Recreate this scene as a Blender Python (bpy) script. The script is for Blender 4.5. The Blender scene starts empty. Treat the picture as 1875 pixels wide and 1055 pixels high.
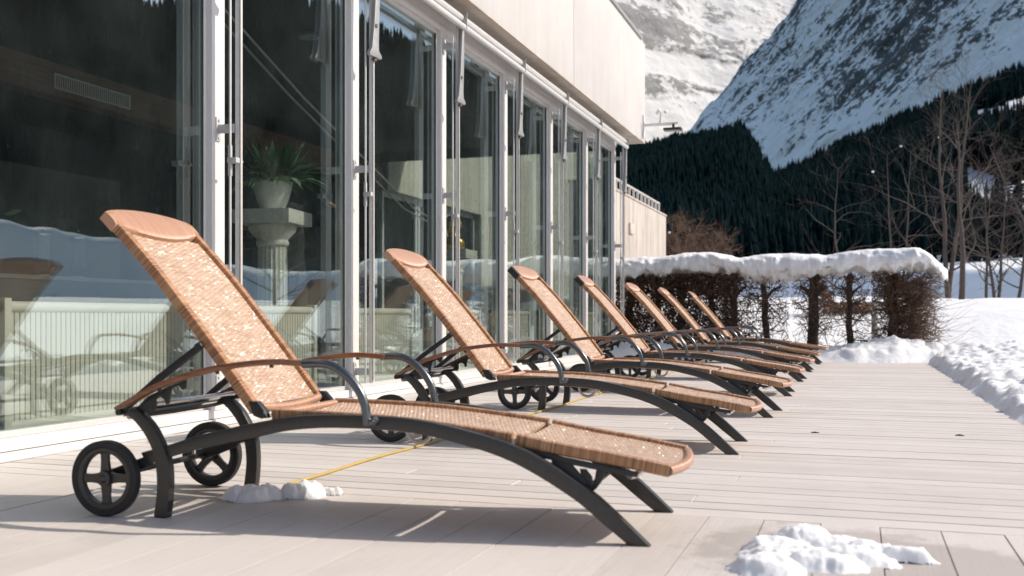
import bpy, bmesh, math, random
import numpy as np
from mathutils import Vector, Matrix

random.seed(7)
rng = np.random.default_rng(7)
scene = bpy.context.scene
col = scene.collection
R = math.radians
HZ, CH = 581.0, .683           # the photograph's horizon line and the camera height
SUN_EL, SUN_AZ = 39.0, 66.0          # azimuth measured from +Y towards +X

# ------------------------------------------------------------------ helpers
class MB:
    """collects geometry for one mesh object"""
    def __init__(self):
        self.v = []; self.f = []; self.uv = []
    def add(self, verts, faces, uvs=None):
        b = len(self.v)
        self.v += [tuple(p) for p in verts]
        for i, f in enumerate(faces):
            self.f.append(tuple(b + k for k in f))
            if uvs is None:
                self.uv += [(0.0, 0.0)] * len(f)
            else:
                self.uv += [uvs[k] for k in f]
        return self
    def box(self, x0, x1, y0, y1, z0, z1):
        v = [(x0,y0,z0),(x1,y0,z0),(x1,y1,z0),(x0,y1,z0),(x0,y0,z1),(x1,y0,z1),(x1,y1,z1),(x0,y1,z1)]
        f = [(0,3,2,1),(4,5,6,7),(0,1,5,4),(1,2,6,5),(2,3,7,6),(3,0,4,7)]
        return self.add(v, f)
    def tube(self, path, r, n=8, cap=True, closed=False):
        P = [Vector(p) for p in path]
        m = len(P)
        rr = r if isinstance(r, (list, tuple)) else [r] * m
        verts = []; uvs = []
        prev = None; L = 0
        for i, p in enumerate(P):
            if closed:
                t = (P[(i+1) % m] - P[i-1])
            else:
                t = (P[min(i+1, m-1)] - P[max(i-1, 0)])
            if t.length < 1e-9: t = Vector((0,0,1))
            t.normalize()
            if prev is None:
                a = Vector((0,0,1)) if abs(t.z) < .9 else Vector((1,0,0))
                u = t.cross(a).normalized()
            else:
                u = (prev - t * prev.dot(t))
                u = u.normalized() if u.length > 1e-6 else t.orthogonal().normalized()
            prev = u
            w = t.cross(u)
            if i: L += (P[i]-P[i-1]).length
            for k in range(n):
                an = 2*math.pi*k/n
                verts.append(p + (u*math.cos(an) + w*math.sin(an)) * rr[i])
                uvs.append((rr[i]*an, L))
        faces = []
        for i in range(m if closed else m-1):
            j = (i+1) % m
            for k in range(n):
                k2 = (k+1) % n
                faces.append((i*n+k, i*n+k2, j*n+k2, j*n+k))
        if cap and not closed:
            faces.append(tuple(range(n-1, -1, -1)))
            faces.append(tuple((m-1)*n + k for k in range(n)))
        return self.add(verts, faces, uvs)
    def strip(self, top, bot, t0, t1):
        """two matching outlines in the x-z plane, extruded along y"""
        n = len(top)
        v = []
        for (a, b) in zip(top, bot):
            v += [(a[0],t0,a[1]),(a[0],t1,a[1]),(b[0],t1,b[1]),(b[0],t0,b[1])]
        f = [(3,2,1,0)]
        for i in range(n-1):
            q = i*4; w = q+4
            for k in range(4):
                k2 = (k+1) % 4
                f.append((q+k, q+k2, w+k2, w+k))
        q = (n-1)*4
        f.append((q,q+1,q+2,q+3))
        return self.add(v, f)
    def prism(self, outline, axis, a0, a1):
        """closed 2D outline extruded along axis (0 x, 1 y, 2 z)"""
        def p3(q, a):
            if axis == 0: return (a, q[0], q[1])
            if axis == 1: return (q[0], a, q[1])
            return (q[0], q[1], a)
        n = len(outline)
        v = [p3(q, a0) for q in outline] + [p3(q, a1) for q in outline]
        f = [tuple(range(n-1,-1,-1)), tuple(range(n, 2*n))]
        for k in range(n):
            k2 = (k+1) % n
            f.append((k, k2, n+k2, n+k))
        return self.add(v, f)
    def lathe(self, prof, cx=0, cy=0, cz=0, n=24, flute=None):
        v = []; f = []
        m = len(prof)
        for (r, z) in prof:
            for k in range(n):
                a = 2*math.pi*k/n
                rr = r*(flute(a, z) if flute else 1)
                v.append((cx+rr*math.cos(a), cy+rr*math.sin(a), cz+z))
        for i in range(m-1):
            for k in range(n):
                k2 = (k+1) % n
                f.append((i*n+k, i*n+k2, (i+1)*n+k2, (i+1)*n+k))
        f.append(tuple(range(n-1,-1,-1)))
        f.append(tuple((m-1)*n+k for k in range(n)))
        return self.add(v, f)
    def sweep(self, pts, N, T, sec):
        """section (a along T, b along N) swept through pts; uv v = length"""
        n = len(sec); v = []; uv = []; L = 0
        for i, p in enumerate(pts):
            p = Vector(p)
            if i: L += (p - Vector(pts[i-1])).length
            per = 0
            for k, (a, b) in enumerate(sec):
                v.append(p + Vector(T[i])*a + Vector(N[i])*b)
                uv.append((k*0.008, L))
        f = []
        for i in range(len(pts)-1):
            for k in range(n):
                k2 = (k+1) % n
                f.append((i*n+k, i*n+k2, (i+1)*n+k2, (i+1)*n+k))
        f.append(tuple(range(n-1,-1,-1)))
        f.append(tuple((len(pts)-1)*n+k for k in range(n)))
        return self.add(v, f, uv)
    def build(self, name, m, parent=None, bevel=0, smooth=40, seg=2, loc=None):
        me = bpy.data.meshes.new(name)
        me.from_pydata(self.v, [], self.f)
        uvl = me.uv_layers.new(name='UVMap')
        uvl.data.foreach_set('uv', np.array(self.uv, dtype=np.float32).ravel())
        bm = bmesh.new(); bm.from_mesh(me)
        bmesh.ops.recalc_face_normals(bm, faces=bm.faces)
        if bevel:
            es = [e for e in bm.edges if len(e.link_faces) == 2 and e.calc_face_angle(0) > R(35)]
            bmesh.ops.bevel(bm, geom=es, offset=bevel, segments=seg, affect='EDGES', profile=.6, clamp_overlap=True)
        bm.to_mesh(me); bm.free()
        if smooth:
            me.shade_smooth()
            me.set_sharp_from_angle(angle=R(smooth))
        me.materials.append(m)
        o = bpy.data.objects.new(name, me)
        col.objects.link(o)
        if parent is not None: o.parent = parent
        if loc: o.location = loc
        return o

def np_obj(name, V, F, m, parent=None, smooth=True, attrs=None):
    """fast mesh from arrays; F is (n,k)"""
    V = np.asarray(V, dtype=np.float32); F = np.asarray(F, dtype=np.int32)
    me = bpy.data.meshes.new(name)
    k = F.shape[1]
    me.vertices.add(len(V)); me.vertices.foreach_set('co', V.ravel())
    me.loops.add(F.size); me.loops.foreach_set('vertex_index', F.ravel())
    me.polygons.add(len(F))
    me.polygons.foreach_set('loop_start', np.arange(0, F.size, k, dtype=np.int32))
    me.polygons.foreach_set('loop_total', np.full(len(F), k, dtype=np.int32))
    if smooth: me.polygons.foreach_set('use_smooth', np.ones(len(F), dtype=bool))
    for an, av in (attrs or {}).items():
        at = me.attributes.new(an, 'FLOAT', 'POINT')
        at.data.foreach_set('value', np.asarray(av, dtype=np.float32).ravel())
    me.update(calc_edges=True); me.validate()
    me.materials.append(m)
    o = bpy.data.objects.new(name, me); col.objects.link(o)
    if parent is not None: o.parent = parent
    return o

def grid_faces(nu, nv):
    i = np.arange(nu-1)[:,None]; j = np.arange(nv-1)[None,:]
    a = (i*nv + j).ravel()
    return np.stack([a, a+nv, a+nv+1, a+1], 1)

def tag(o, label=None, cat=None, group=None, kind=None):
    if label: o['label'] = label
    if cat: o['category'] = cat
    if group: o['group'] = group
    if kind: o['kind'] = kind
    return o

def empty(name, loc=(0,0,0), rz=0):
    o = bpy.data.objects.new(name, None); col.objects.link(o)
    o.location = loc; o.rotation_euler = (0,0,rz); o.empty_display_size = .2
    return o

def copy_tree(o, parent=None):
    c = o.copy(); col.objects.link(c)
    if parent is not None:
        c.parent = parent
    for ch in [x for x in bpy.data.objects if x.parent == o]:
        copy_tree(ch, c)
    return c

# ------------------------------------------------------------- numpy noise
def _hash(ix, iy, iz, seed):
    h = (ix.astype(np.int64)*374761393 + iy.astype(np.int64)*668265263 + iz.astype(np.int64)*2147483647 + seed*974711) & 0xffffffff
    h = ((h ^ (h >> 13)) * 1274126177) & 0xffffffff
    h = h ^ (h >> 16)
    return (h & 0xffff) / 65535.0
def vnoise(x, y, z=None, seed=0):
    x = np.asarray(x, float); y = np.asarray(y, float)
    z = np.zeros_like(x) if z is None else np.asarray(z, float)
    ix, iy, iz = np.floor(x), np.floor(y), np.floor(z)
    fx, fy, fz = x-ix, y-iy, z-iz
    fx = fx*fx*(3-2*fx); fy = fy*fy*(3-2*fy); fz = fz*fz*(3-2*fz)
    r = 0
    for dx in (0,1):
        for dy in (0,1):
            for dz in (0,1):
                w = (fx if dx else 1-fx)*(fy if dy else 1-fy)*(fz if dz else 1-fz)
                r = r + w*_hash(ix+dx, iy+dy, iz+dz, seed)
    return r*2-1
def fbm(x, y, z=None, o=4, seed=0, gain=.5, ridged=False):
    a = 1; s = 0; t = 0
    x = np.asarray(x, float)*1.0; y = np.asarray(y, float)*1.0
    z = None if z is None else np.asarray(z, float)*1.0
    for k in range(o):
        n = vnoise(x, y, z, seed+k*17)
        if ridged: n = 1-2*np.abs(n)
        s = s + a*n; t += a
        a *= gain; x = x*2.03+5.1; y = y*2.03+3.7
        if z is not None: z = z*2.03+1.3
    return s/t
def sstep(a, b, x):
    t = np.clip((x-a)/(b-a), 0, 1)
    return t*t*(3-2*t)

# --------------------------------------------------------------- materials
class NT:
    def __init__(self, name):
        self.m = bpy.data.materials.new(name); self.m.use_nodes = True
        self.t = self.m.node_tree; self.t.nodes.clear()
        self.out = self.n('ShaderNodeOutputMaterial')
    def n(self, typ, **kw):
        nd = self.t.nodes.new(typ)
        for k, v in kw.items(): setattr(nd, k, v)
        return nd
    def set(self, sock, v):
        if isinstance(v, bpy.types.NodeSocket): self.t.links.new(v, sock)
        else:
            if sock.type == 'RGBA' and len(v) == 3: v = (*v, 1)
            sock.default_value = v
    def math(self, op, a, b=None, c=None, clamp=False):
        nd = self.n('ShaderNodeMath', operation=op); nd.use_clamp = clamp
        self.set(nd.inputs[0], a)
        if b is not None: self.set(nd.inputs[1], b)
        if c is not None: self.set(nd.inputs[2], c)
        return nd.outputs[0]
    def mix(self, f, a, b):
        nd = self.n('ShaderNodeMix', data_type='RGBA')
        self.set(nd.inputs['Factor'], f); self.set(nd.inputs['A'], a) if False else None
        self.set(nd.inputs[6], a); self.set(nd.inputs[7], b)
        return nd.outputs[2]
    def ramp(self, f, stops):
        nd = self.n('ShaderNodeValToRGB')
        self.set(nd.inputs[0], f)
        el = nd.color_ramp.elements
        while len(el) < len(stops): el.new(.5)
        for e, (p, c) in zip(el, stops):
            e.position = p; e.color = (*c, 1) if len(c) == 3 else c
        return nd.outputs[0]
    def coord(self, kind='Object'):
        return self.n('ShaderNodeTexCoord').outputs[kind]
    def mapping(self, v, scale=(1,1,1), rot=(0,0,0), loc=(0,0,0)):
        nd = self.n('ShaderNodeMapping')
        self.set(nd.inputs['Vector'], v)
        nd.inputs['Scale'].default_value = scale; nd.inputs['Rotation'].default_value = rot; nd.inputs['Location'].default_value = loc
        return nd.outputs[0]
    def noise(self, v, scale=5, detail=4, rough=.5, dist=0):
        nd = self.n('ShaderNodeTexNoise')
        self.set(nd.inputs['Vector'], v)
        nd.inputs['Scale'].default_value = scale; nd.inputs['Detail'].default_value = detail
        nd.inputs['Roughness'].default_value = rough; nd.inputs['Distortion'].default_value = dist
        return nd.outputs['Fac']
    def sep(self, v):
        nd = self.n('ShaderNodeSeparateXYZ'); self.set(nd.inputs[0], v)
        return nd.outputs
    def rng(self, f, a, b, c=0, d=1):
        nd = self.n('ShaderNodeMapRange'); nd.clamp = True
        self.set(nd.inputs[0], f)
        for i, q in zip((1,2,3,4), (a,b,c,d)): nd.inputs[i].default_value = q
        return nd.outputs[0]
    def bump(self, h, strength=.3, dist=.01):
        nd = self.n('ShaderNodeBump')
        self.set(nd.inputs['Height'], h)
        nd.inputs['Strength'].default_value = strength; nd.inputs['Distance'].default_value = dist
        return nd.outputs[0]
    def pbr(self, color, rough=.5, metal=0, normal=None, spec=.5, coat=0, coatr=.1, sss=0):
        nd = self.n('ShaderNodeBsdfPrincipled')
        self.set(nd.inputs['Base Color'], color); self.set(nd.inputs['Roughness'], rough)
        self.set(nd.inputs['Metallic'], metal)
        nd.inputs['Specular IOR Level'].default_value = spec
        nd.inputs['Coat Weight'].default_value = coat; nd.inputs['Coat Roughness'].default_value = coatr
        if normal is not None: self.set(nd.inputs['Normal'], normal)
        return nd.outputs[0]
    def done(self, sh):
        self.t.links.new(sh, self.out.inputs['Surface']); return self.m

M = {}
def simple(name, c, rough=.5, metal=0, var=.12, scale=30, bump=0, coat=0, spec=.5, bdist=.002, obj='Object'):
    t = NT(name); co = t.coord(obj)
    n = t.noise(co, scale, 5, .6)
    f = t.rng(n, .25, .75)
    cc = t.mix(f, tuple(x*(1-var) for x in c), tuple(min(1, x*(1+var)) for x in c))
    nb = t.bump(t.noise(co, scale*4, 3), bump, bdist) if bump else None
    r = t.math('ADD', t.math('MULTIPLY', n, .16), rough-.08)
    M[name] = t.done(t.pbr(cc, r, metal, nb, spec, coat))
    return M[name]

def make_materials():
    simple('graphite', (.060,.058,.055), .38, .55, .15, 60, .15)
    simple('black_plastic', (.015,.015,.016), .45, 0, .2, 40, .1)
    simple('rubber', (.012,.012,.013), .62, 0, .2, 50, .2)
    simple('chrome', (.62,.60,.58), .22, 1, .06, 40)
    simple('arm_metal', (.13,.138,.142), .24, .85, .08, 50)
    simple('white_paint', (.70,.68,.66), .35, 0, .035, 14, .04)
    simple('alu', (.70,.69,.67), .38, .35, .06, 30, .05)
    simple('alu_grey', (.42,.42,.41), .42, .5, .1, 30, .05)
    simple('gasket', (.03,.032,.033), .5, 0, .2, 20)
    simple('bracket_paint', (.55,.54,.53), .4, .2, .08, 60, .05)
    simple('rust', (.16,.12,.09), .7, .2, .4, 90, .2)
    simple('radiator', (.66,.62,.53), .4, 0, .03, 8)
    simple('ceramic', (.78,.77,.72), .25, 0, .08, 12, .03, coat=.3)
    simple('limestone', (.68,.65,.57), .85, 0, .18, 45, .5)
    simple('gold', (.62,.40,.10), .28, .9, .15, 25, .2)
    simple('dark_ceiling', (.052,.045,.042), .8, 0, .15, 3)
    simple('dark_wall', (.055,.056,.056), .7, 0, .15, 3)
    simple('grey_wall', (.13,.128,.118), .8, 0, .1, 3)
    simple('tile_floor', (.30,.31,.29), .35, 0, .12, 4)
    simple('cabinet', (.14,.17,.18), .4, 0, .08, 6)
    simple('leaf_green', (.05,.115,.035), .4, 0, .45, 14, .1)
    simple('leaf_pale', (.24,.34,.18), .45, 0, .3, 14, .1)
    simple('soil', (.03,.022,.015), .9, 0, .3, 40, .3)
    simple('rope_steel', (.45,.43,.40), .4, .6, .1, 60)
    simple('yellow_rope', (.44,.31,.085), .7, 0, .25, 220, .5)
    simple('russet_leaf', (.13,.058,.030), .75, 0, .5, 9, .2)
    simple('dead_leaf', (.060,.028,.012), .7, 0, .6, 9, .2)
    simple('bark', (.045,.032,.024), .85, 0, .45, 26, .8, bdist=.01)
    simple('twig', (.125,.073,.047), .8, 0, .4, 22, .2)
    simple('pale_bark', (.078,.060,.050), .85, 0, .4, 12, .3, bdist=.01)
    simple('shed_wood', (.11,.052,.032), .8, 0, .35, 16, .3)
    simple('post_stone', (.42,.42,.40), .85, 0, .2, 20, .3)
    simple('lamp_black', (.015,.015,.015), .4, 0, .1, 30)
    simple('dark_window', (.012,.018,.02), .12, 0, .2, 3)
    simple('soffit_board', (.50,.44,.39), .7, 0, .2, 6, .15)
    simple('litter', (.05,.035,.025), .8, 0, .4, 90)

    # wood of the arms
    t = NT('arm_wood'); co = t.mapping(t.coord('Object'), (3, 60, 60))
    n = t.noise(co, 2.2, 6, .65, .4)
    c = t.ramp(n, [(.2,(.085,.030,.014)),(.5,(.22,.085,.036)),(.8,(.34,.15,.07))])
    M['arm_wood'] = t.done(t.pbr(c, .38, 0, t.bump(n, .25, .002), .5, .25, .2))
    # weathered variant
    t = NT('arm_wood_grey'); co = t.mapping(t.coord('Object'), (3, 60, 60))
    n = t.noise(co, 2.6, 6, .7, .5)
    c = t.ramp(n, [(.2,(.12,.065,.042)),(.5,(.26,.16,.115)),(.8,(.40,.28,.215))])
    M['arm_wood_grey'] = t.done(t.pbr(c, .6, 0, t.bump(n, .35, .002)))

    # rattan weave: uv in metres, u across, v along
    t = NT('rattan_weave'); uv = t.sep(t.coord('UV'))
    p, q = .0078, .021
    vr = t.math('DIVIDE', uv[1], p); row = t.math('FLOOR', vr)
    sv = t.math('ABSOLUTE', t.math('SINE', t.math('MULTIPLY', vr, math.pi)))
    ph = t.math('ADD', t.math('MULTIPLY', uv[0], math.pi/q), t.math('MULTIPLY', row, math.pi))
    cu = t.math('ADD', t.math('MULTIPLY', t.math('COSINE', ph), .5), .5)
    over = t.math('MULTIPLY', t.math('POWER', sv, .6), t.math('ADD', t.math('MULTIPLY', cu, .62), .38))
    wn = t.n('ShaderNodeTexWhiteNoise', noise_dimensions='2D')
    cb = t.n('ShaderNodeCombineXYZ'); t.set(cb.inputs[0], row)
    t.set(cb.inputs[1], t.math('FLOOR', t.math('ADD', t.math('DIVIDE', uv[0], 2*q), t.math('MULTIPLY', row, .5))))
    t.set(wn.inputs['Vector'], cb.outputs[0])
    rnd = wn.outputs['Value']
    big = t.noise(t.coord('Object'), 7, 3)
    base = t.ramp(t.math('ADD', t.math('MULTIPLY', rnd, .42), t.math('MULTIPLY', big, .45)),
                  [(.15,(.45,.295,.19)),(.5,(.57,.40,.275)),(.85,(.68,.515,.385))])
    c = t.mix(t.rng(over, .10, .75), t.mix(.5, base, (.16,.07,.035)), base)
    # flat lacquered strands, each lying at a slightly different tilt
    w2 = t.n('ShaderNodeTexWhiteNoise', noise_dimensions='2D'); cb2 = t.n('ShaderNodeCombineXYZ')
    t.set(cb2.inputs[0], row); t.set(cb2.inputs[1], t.math('FLOOR', t.math('DIVIDE', uv[0], q)))
    t.set(w2.inputs['Vector'], cb2.outputs[0])
    v1 = t.n('ShaderNodeVectorMath', operation='SUBTRACT'); t.set(v1.inputs[0], w2.outputs['Color']); v1.inputs[1].default_value = (.5,.5,.5)
    v2 = t.n('ShaderNodeVectorMath', operation='SCALE'); t.set(v2.inputs[0], v1.outputs[0]); v2.inputs['Scale'].default_value = .95
    v3 = t.n('ShaderNodeVectorMath', operation='ADD'); t.set(v3.inputs[0], t.n('ShaderNodeNewGeometry').outputs['Normal']); t.set(v3.inputs[1], v2.outputs[0])
    v4 = t.n('ShaderNodeVectorMath', operation='NORMALIZE'); t.set(v4.inputs[0], v3.outputs[0])
    sh = t.pbr(c, .42, 0, None, .5, .5, .24)
    pb = [k for k in t.t.nodes if k.type == 'BSDF_PRINCIPLED'][0]
    t.set(pb.inputs['Coat Normal'], v4.outputs[0]); pb.inputs['Coat IOR'].default_value = 1.75
    tr = t.n('ShaderNodeBsdfTransparent')
    mx = t.n('ShaderNodeMixShader')
    hole = t.math('MULTIPLY', t.rng(over, .13, .05), .7)
    t.set(mx.inputs[0], hole); t.t.links.new(sh, mx.inputs[1]); t.t.links.new(tr.outputs[0], mx.inputs[2])
    M['rattan_weave'] = t.done(mx.outputs[0])

    # bound rattan edge: strands wrapped across, stacked along v
    def binding(name, cols, rough=.42):
        t = NT(name); uv = t.sep(t.coord('UV'))
        vr = t.math('DIVIDE', uv[1], .0062); row = t.math('FLOOR', vr)
        sv = t.math('ABSOLUTE', t.math('SINE', t.math('MULTIPLY', vr, math.pi)))
        wn = t.n('ShaderNodeTexWhiteNoise', noise_dimensions='1D'); t.set(wn.inputs['W'], row)
        cb = t.n('ShaderNodeCombineXYZ'); t.set(cb.inputs[0], uv[1])
        oi = t.n('ShaderNodeObjectInfo').outputs['Random']
        t.set(cb.inputs[1], t.math('MULTIPLY', oi, 37.0))
        big = t.noise(cb.outputs[0], 26, 3, .7)
        f = t.math('ADD', t.math('MULTIPLY', wn.outputs['Value'], .4), t.math('MULTIPLY', big, .62))
        c = t.ramp(f, cols)
        c = t.mix(t.rng(sv, .0, .45), t.mix(.6, c, (.07,.025,.01)), c)
        M[name] = t.done(t.pbr(c, rough, 0, t.bump(sv, .6, .0025), .5, .2, .2))
    binding('rattan_binding', [(.2,(.10,.038,.017)),(.36,(.34,.158,.07)),(.6,(.47,.245,.115)),(.85,(.58,.345,.19))])
    binding('rattan_pillow', [(.15,(.42,.21,.125)),(.5,(.52,.285,.18)),(.9,(.60,.36,.24))], .3)

    # decking
    def deck(name, along):
        t = NT(name); co = t.coord('Object')
        g = t.n('ShaderNodeNewGeometry').outputs['Random Per Island']
        sc = (1.2, 40, 1) if along == 0 else (40, 1.2, 1)
        st = t.noise(t.mapping(co, sc), 2.0, 6, .65)
        fine = t.noise(t.mapping(co, tuple(k*4 for k in sc)), 2.0, 3, .6)
        blot = t.noise(co, 2.3, 6, .62, .3)
        f = t.math('ADD', t.math('MULTIPLY', g, .24), t.math('ADD', t.math('MULTIPLY', st, .5), .05))
        f = t.math('ADD', f, t.math('MULTIPLY', t.math('SUBTRACT', blot, .5), .45))
        c = t.ramp(f, [(.15,(.460,.420,.388)),(.45,(.568,.526,.494)),(.8,(.638,.598,.568))])
        stain = t.rng(t.noise(co, 7.5, 4, .6, .6), .66, .80)
        c = t.mix(t.math('MULTIPLY', stain, .30), c, (.30,.25,.225))
        # damp marks round the melting snow, and old water marks
        if along == 1:
            wet = None
            for (wx, wy, wr) in ((-.10, 3.10, .42), (.22, 3.06, .30), (-2.42, 3.42, .26), (-2.15, 3.44, .22)):
                vd = t.n('ShaderNodeVectorMath', operation='DISTANCE'); t.set(vd.inputs[0], co); vd.inputs[1].default_value = (wx, wy, 0)
                q = t.math('ADD', t.math('DIVIDE', vd.outputs['Value'], wr), t.math('MULTIPLY', t.math('SUBTRACT', t.noise(co, 9, 5, .65), .5), 1.3))
                q = t.rng(q, 1.0, .72)
                wet = q if wet is None else t.math('MAXIMUM', wet, q)
            c = t.mix(t.math('MULTIPLY', wet, .42), c, (.21,.175,.155))
        mark = t.rng(t.noise(t.mapping(co, (1.0, 1.7, 1)), 1.1, 7, .72, .8), .56, .70)
        c = t.mix(t.math('MULTIPLY', mark, .22), c, (.36,.315,.285))
        spk = t.rng(t.noise(co, 95, 2, .6), .70, .78)
        c = t.mix(t.math('MULTIPLY', spk, .35), c, (.24,.20,.18))
        ax = t.sep(co)[1 if along == 0 else 0]
        gro = t.math('ABSOLUTE', t.math('SINE', t.math('MULTIPLY', ax, math.pi/.0135)))
        h = t.math('ADD', t.math('MULTIPLY', gro, .8 if along == 0 else .12), t.math('MULTIPLY', fine, .5))
        M[name] = t.done(t.pbr(c, .62, 0, t.bump(h, .28, .003), .35))
    deck('deck_across', 0); deck('deck_along', 1)

    # snow
    def snow(name, sc=9, st=.5, dist=.03, tint=(.79,.795,.80)):
        t = NT(name); co = t.coord('Object')
        n1 = t.noise(co, sc, 7, .62); n2 = t.noise(co, sc*7, 4, .6)
        h = t.math('ADD', n1, t.math('MULTIPLY', n2, .35))
        c = t.mix(t.rng(n1, .3, .7), tuple(x*.96 for x in tint), tint)
        M[name] = t.done(t.pbr(c, .55, 0, t.bump(h, st, dist), .3))
    snow('snow', 9, .5, .03); snow('snow_far', .5, .35, .25); snow('snow_lump', 24, .3, .010, (.84,.845,.85))
    for k in ('snow_lump',):
        b = [q for q in M[k].node_tree.nodes if q.type == 'BSDF_PRINCIPLED'][0]
        b.inputs['Subsurface Weight'].default_value = .5; b.inputs['Subsurface Radius'].default_value = (1,.95,.9); b.inputs['Subsurface Scale'].default_value = .03

    # concrete
    def concrete(name, a, b, streak=.4, spk=.2):
        t = NT(name); co = t.coord('Object')
        n = t.noise(co, 1.3, 6, .6)
        st = t.noise(t.mapping(co, (9, 9, .35)), 1.4, 5, .65)
        zz = t.noise(co, 40, 4, .7)
        f = t.math('ADD', t.math('MULTIPLY', n, 1-streak), t.math('MULTIPLY', st, streak))
        c = t.ramp(f, [(.3,a),(.62,b)])
        c = t.mix(t.math('MULTIPLY', t.rng(zz, .62, .74), spk), c, tuple(x*.6 for x in a))
        M[name] = t.done(t.pbr(c, .85, 0, t.bump(zz, .2, .004), .3))
    concrete('concrete_pale', (.445,.425,.41), (.53,.515,.50), .45, .15)
    concrete('concrete_raw', (.30,.27,.22), (.60,.55,.46), .75, .4)
    concrete('concrete_end', (.22,.185,.16), (.53,.48,.44), .8, .3)
    concrete('soffit', (.36,.31,.26), (.60,.54,.48), .3, .7)

    # fascia timber
    t = NT('fascia_wood'); co = t.mapping(t.coord('Object'), (20, 1.2, 20))
    n = t.noise(co, 1.5, 6, .6); k = t.noise(t.coord('Object'), 9, 3, .6)
    c = t.ramp(n, [(.3,(.115,.052,.034)),(.7,(.19,.088,.055))])
    c = t.mix(t.math('MULTIPLY', t.rng(k, .68, .74), .7), c, (.03,.015,.01))
    M['fascia_wood'] = t.done(t.pbr(c, .6))

    # glass: thin clear sheet, fresnel mix of straight-through and mirror
    def glass(name, ior, tint, rough=.0):
        t = NT(name)
        ge = t.n('ShaderNodeNewGeometry'); dp = t.n('ShaderNodeVectorMath', operation='DOT_PRODUCT')
        t.set(dp.inputs[0], ge.outputs['Normal']); t.set(dp.inputs[1], ge.outputs['Incoming'])
        cs = t.math('ABSOLUTE', dp.outputs['Value']); f0 = ((ior-1)/(ior+1))**2
        fr = t.math('ADD', t.math('MULTIPLY', t.math('POWER', t.math('SUBTRACT', 1.0, cs, clamp=True), 4.2), 1-f0), f0, clamp=True)
        tr = t.n('ShaderNodeBsdfTransparent'); tr.inputs[0].default_value = (*tint, 1)
        gl = t.n('ShaderNodeBsdfGlossy'); gl.inputs['Roughness'].default_value = rough
        gl.inputs['Color'].default_value = (.90,.99,.975,1)
        df = t.n('ShaderNodeBsdfDiffuse'); df.inputs[0].default_value = (.48,.60,.60,1)
        mx = t.n('ShaderNodeMixShader')
        t.set(mx.inputs[0], fr); t.t.links.new(tr.outputs[0], mx.inputs[1]); t.t.links.new(gl.outputs[0], mx.inputs[2])
        # specks of dried water and dust, plus a painted milky veil lifting the darks
        co = t.coord('Object')
        d = t.math('MULTIPLY', t.rng(t.noise(co, 70, 3, .7), .66, .80), .22)
        d = t.math('ADD', d, t.math('MULTIPLY', t.rng(t.noise(co, 2.0, 4, .6), .25, .8), .019))
        m2 = t.n('ShaderNodeMixShader'); t.set(m2.inputs[0], d)
        t.t.links.new(mx.outputs[0], m2.inputs[1]); t.t.links.new(df.outputs[0], m2.inputs[2])
        M[name] = t.done(m2.outputs[0])
    glass('window_glass', 2.6, (.91,.95,.935))
    glass('clear_glass', 1.45, (.85,.90,.90))

    # mountains: attribute rock 0..1
    def mountain(name, sc, snowc, rockA, rockB, fs=.5):
        t = NT(name); co = t.mapping(t.mapping(t.coord('Object'), rot=(0, R(44 if name == 'cliff' else 4), 0)), (.58, .7, 1) if name == 'cliff' else (.42,.6,1))
        at = t.n('ShaderNodeAttribute', attribute_name='rock').outputs['Fac']
        n1 = t.noise(co, sc, 8, .74); n2 = t.noise(co, sc*5, 6, .78)
        f = t.math('ADD', at, t.math('MULTIPLY', t.math('SUBTRACT', n1, .5), fs))
        f = t.math('ADD', f, t.math('MULTIPLY', t.math('SUBTRACT', n2, .5), fs*2.9))
        rock = t.mix(t.rng(n2, .3, .7), rockA, rockB)
        c = t.mix(t.rng(f, .42, .58), snowc, rock)
        M[name] = t.done(t.pbr(c, .8, 0, t.bump(t.math('ADD', n1, t.math('MULTIPLY', n2, .4)), .7 if name == 'cliff' else .35, 3/sc*.06), .1))
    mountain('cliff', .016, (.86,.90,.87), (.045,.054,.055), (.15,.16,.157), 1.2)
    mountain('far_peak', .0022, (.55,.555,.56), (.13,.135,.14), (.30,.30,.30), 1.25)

    # wooded slope floor
    t = NT('forest_floor'); co = t.coord('Object')
    at = t.n('ShaderNodeAttribute', attribute_name='snowy').outputs['Fac']
    n = t.noise(co, .12, 6, .7)
    f = t.math('ADD', at, t.math('MULTIPLY', t.math('SUBTRACT', n, .5), .5))
    c = t.mix(t.rng(f, .4, .6), (.012,.019,.020), (.74,.77,.79))
    M['forest_floor'] = t.done(t.pbr(c, .95, 0, None, 0))
    t = NT('conifer'); g = t.n('ShaderNodeNewGeometry').outputs['Random Per Island']
    n = t.noise(t.coord('Object'), .35, 4, .7)
    c = t.mix(g, (.003,.008,.0095), (.007,.015,.0165))
    c = t.mix(t.math('MULTIPLY', t.rng(n, .71, .80), .35), c, (.55,.60,.64))
    M['conifer'] = t.done(t.pbr(c, .95, 0, None, 0))
    t = NT('spruce_needles'); n = t.noise(t.coord('Object'), 1.2, 4, .7)
    c = t.mix(t.rng(n, .3, .7), (.010,.018,.017), (.030,.045,.038))
    c = t.mix(t.math('MULTIPLY', t.rng(t.noise(t.coord('Object'), .9, 4, .7), .64, .72), .7), c, (.6,.66,.7))
    M['spruce_needles'] = t.done(t.pbr(c, .95, 0, None, 0))

# ----------------------------------------------------------------- loungers
W = .59            # overall width between the outer rail faces
TA, TB = .046, .544   # rattan panels sit between the rails

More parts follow.
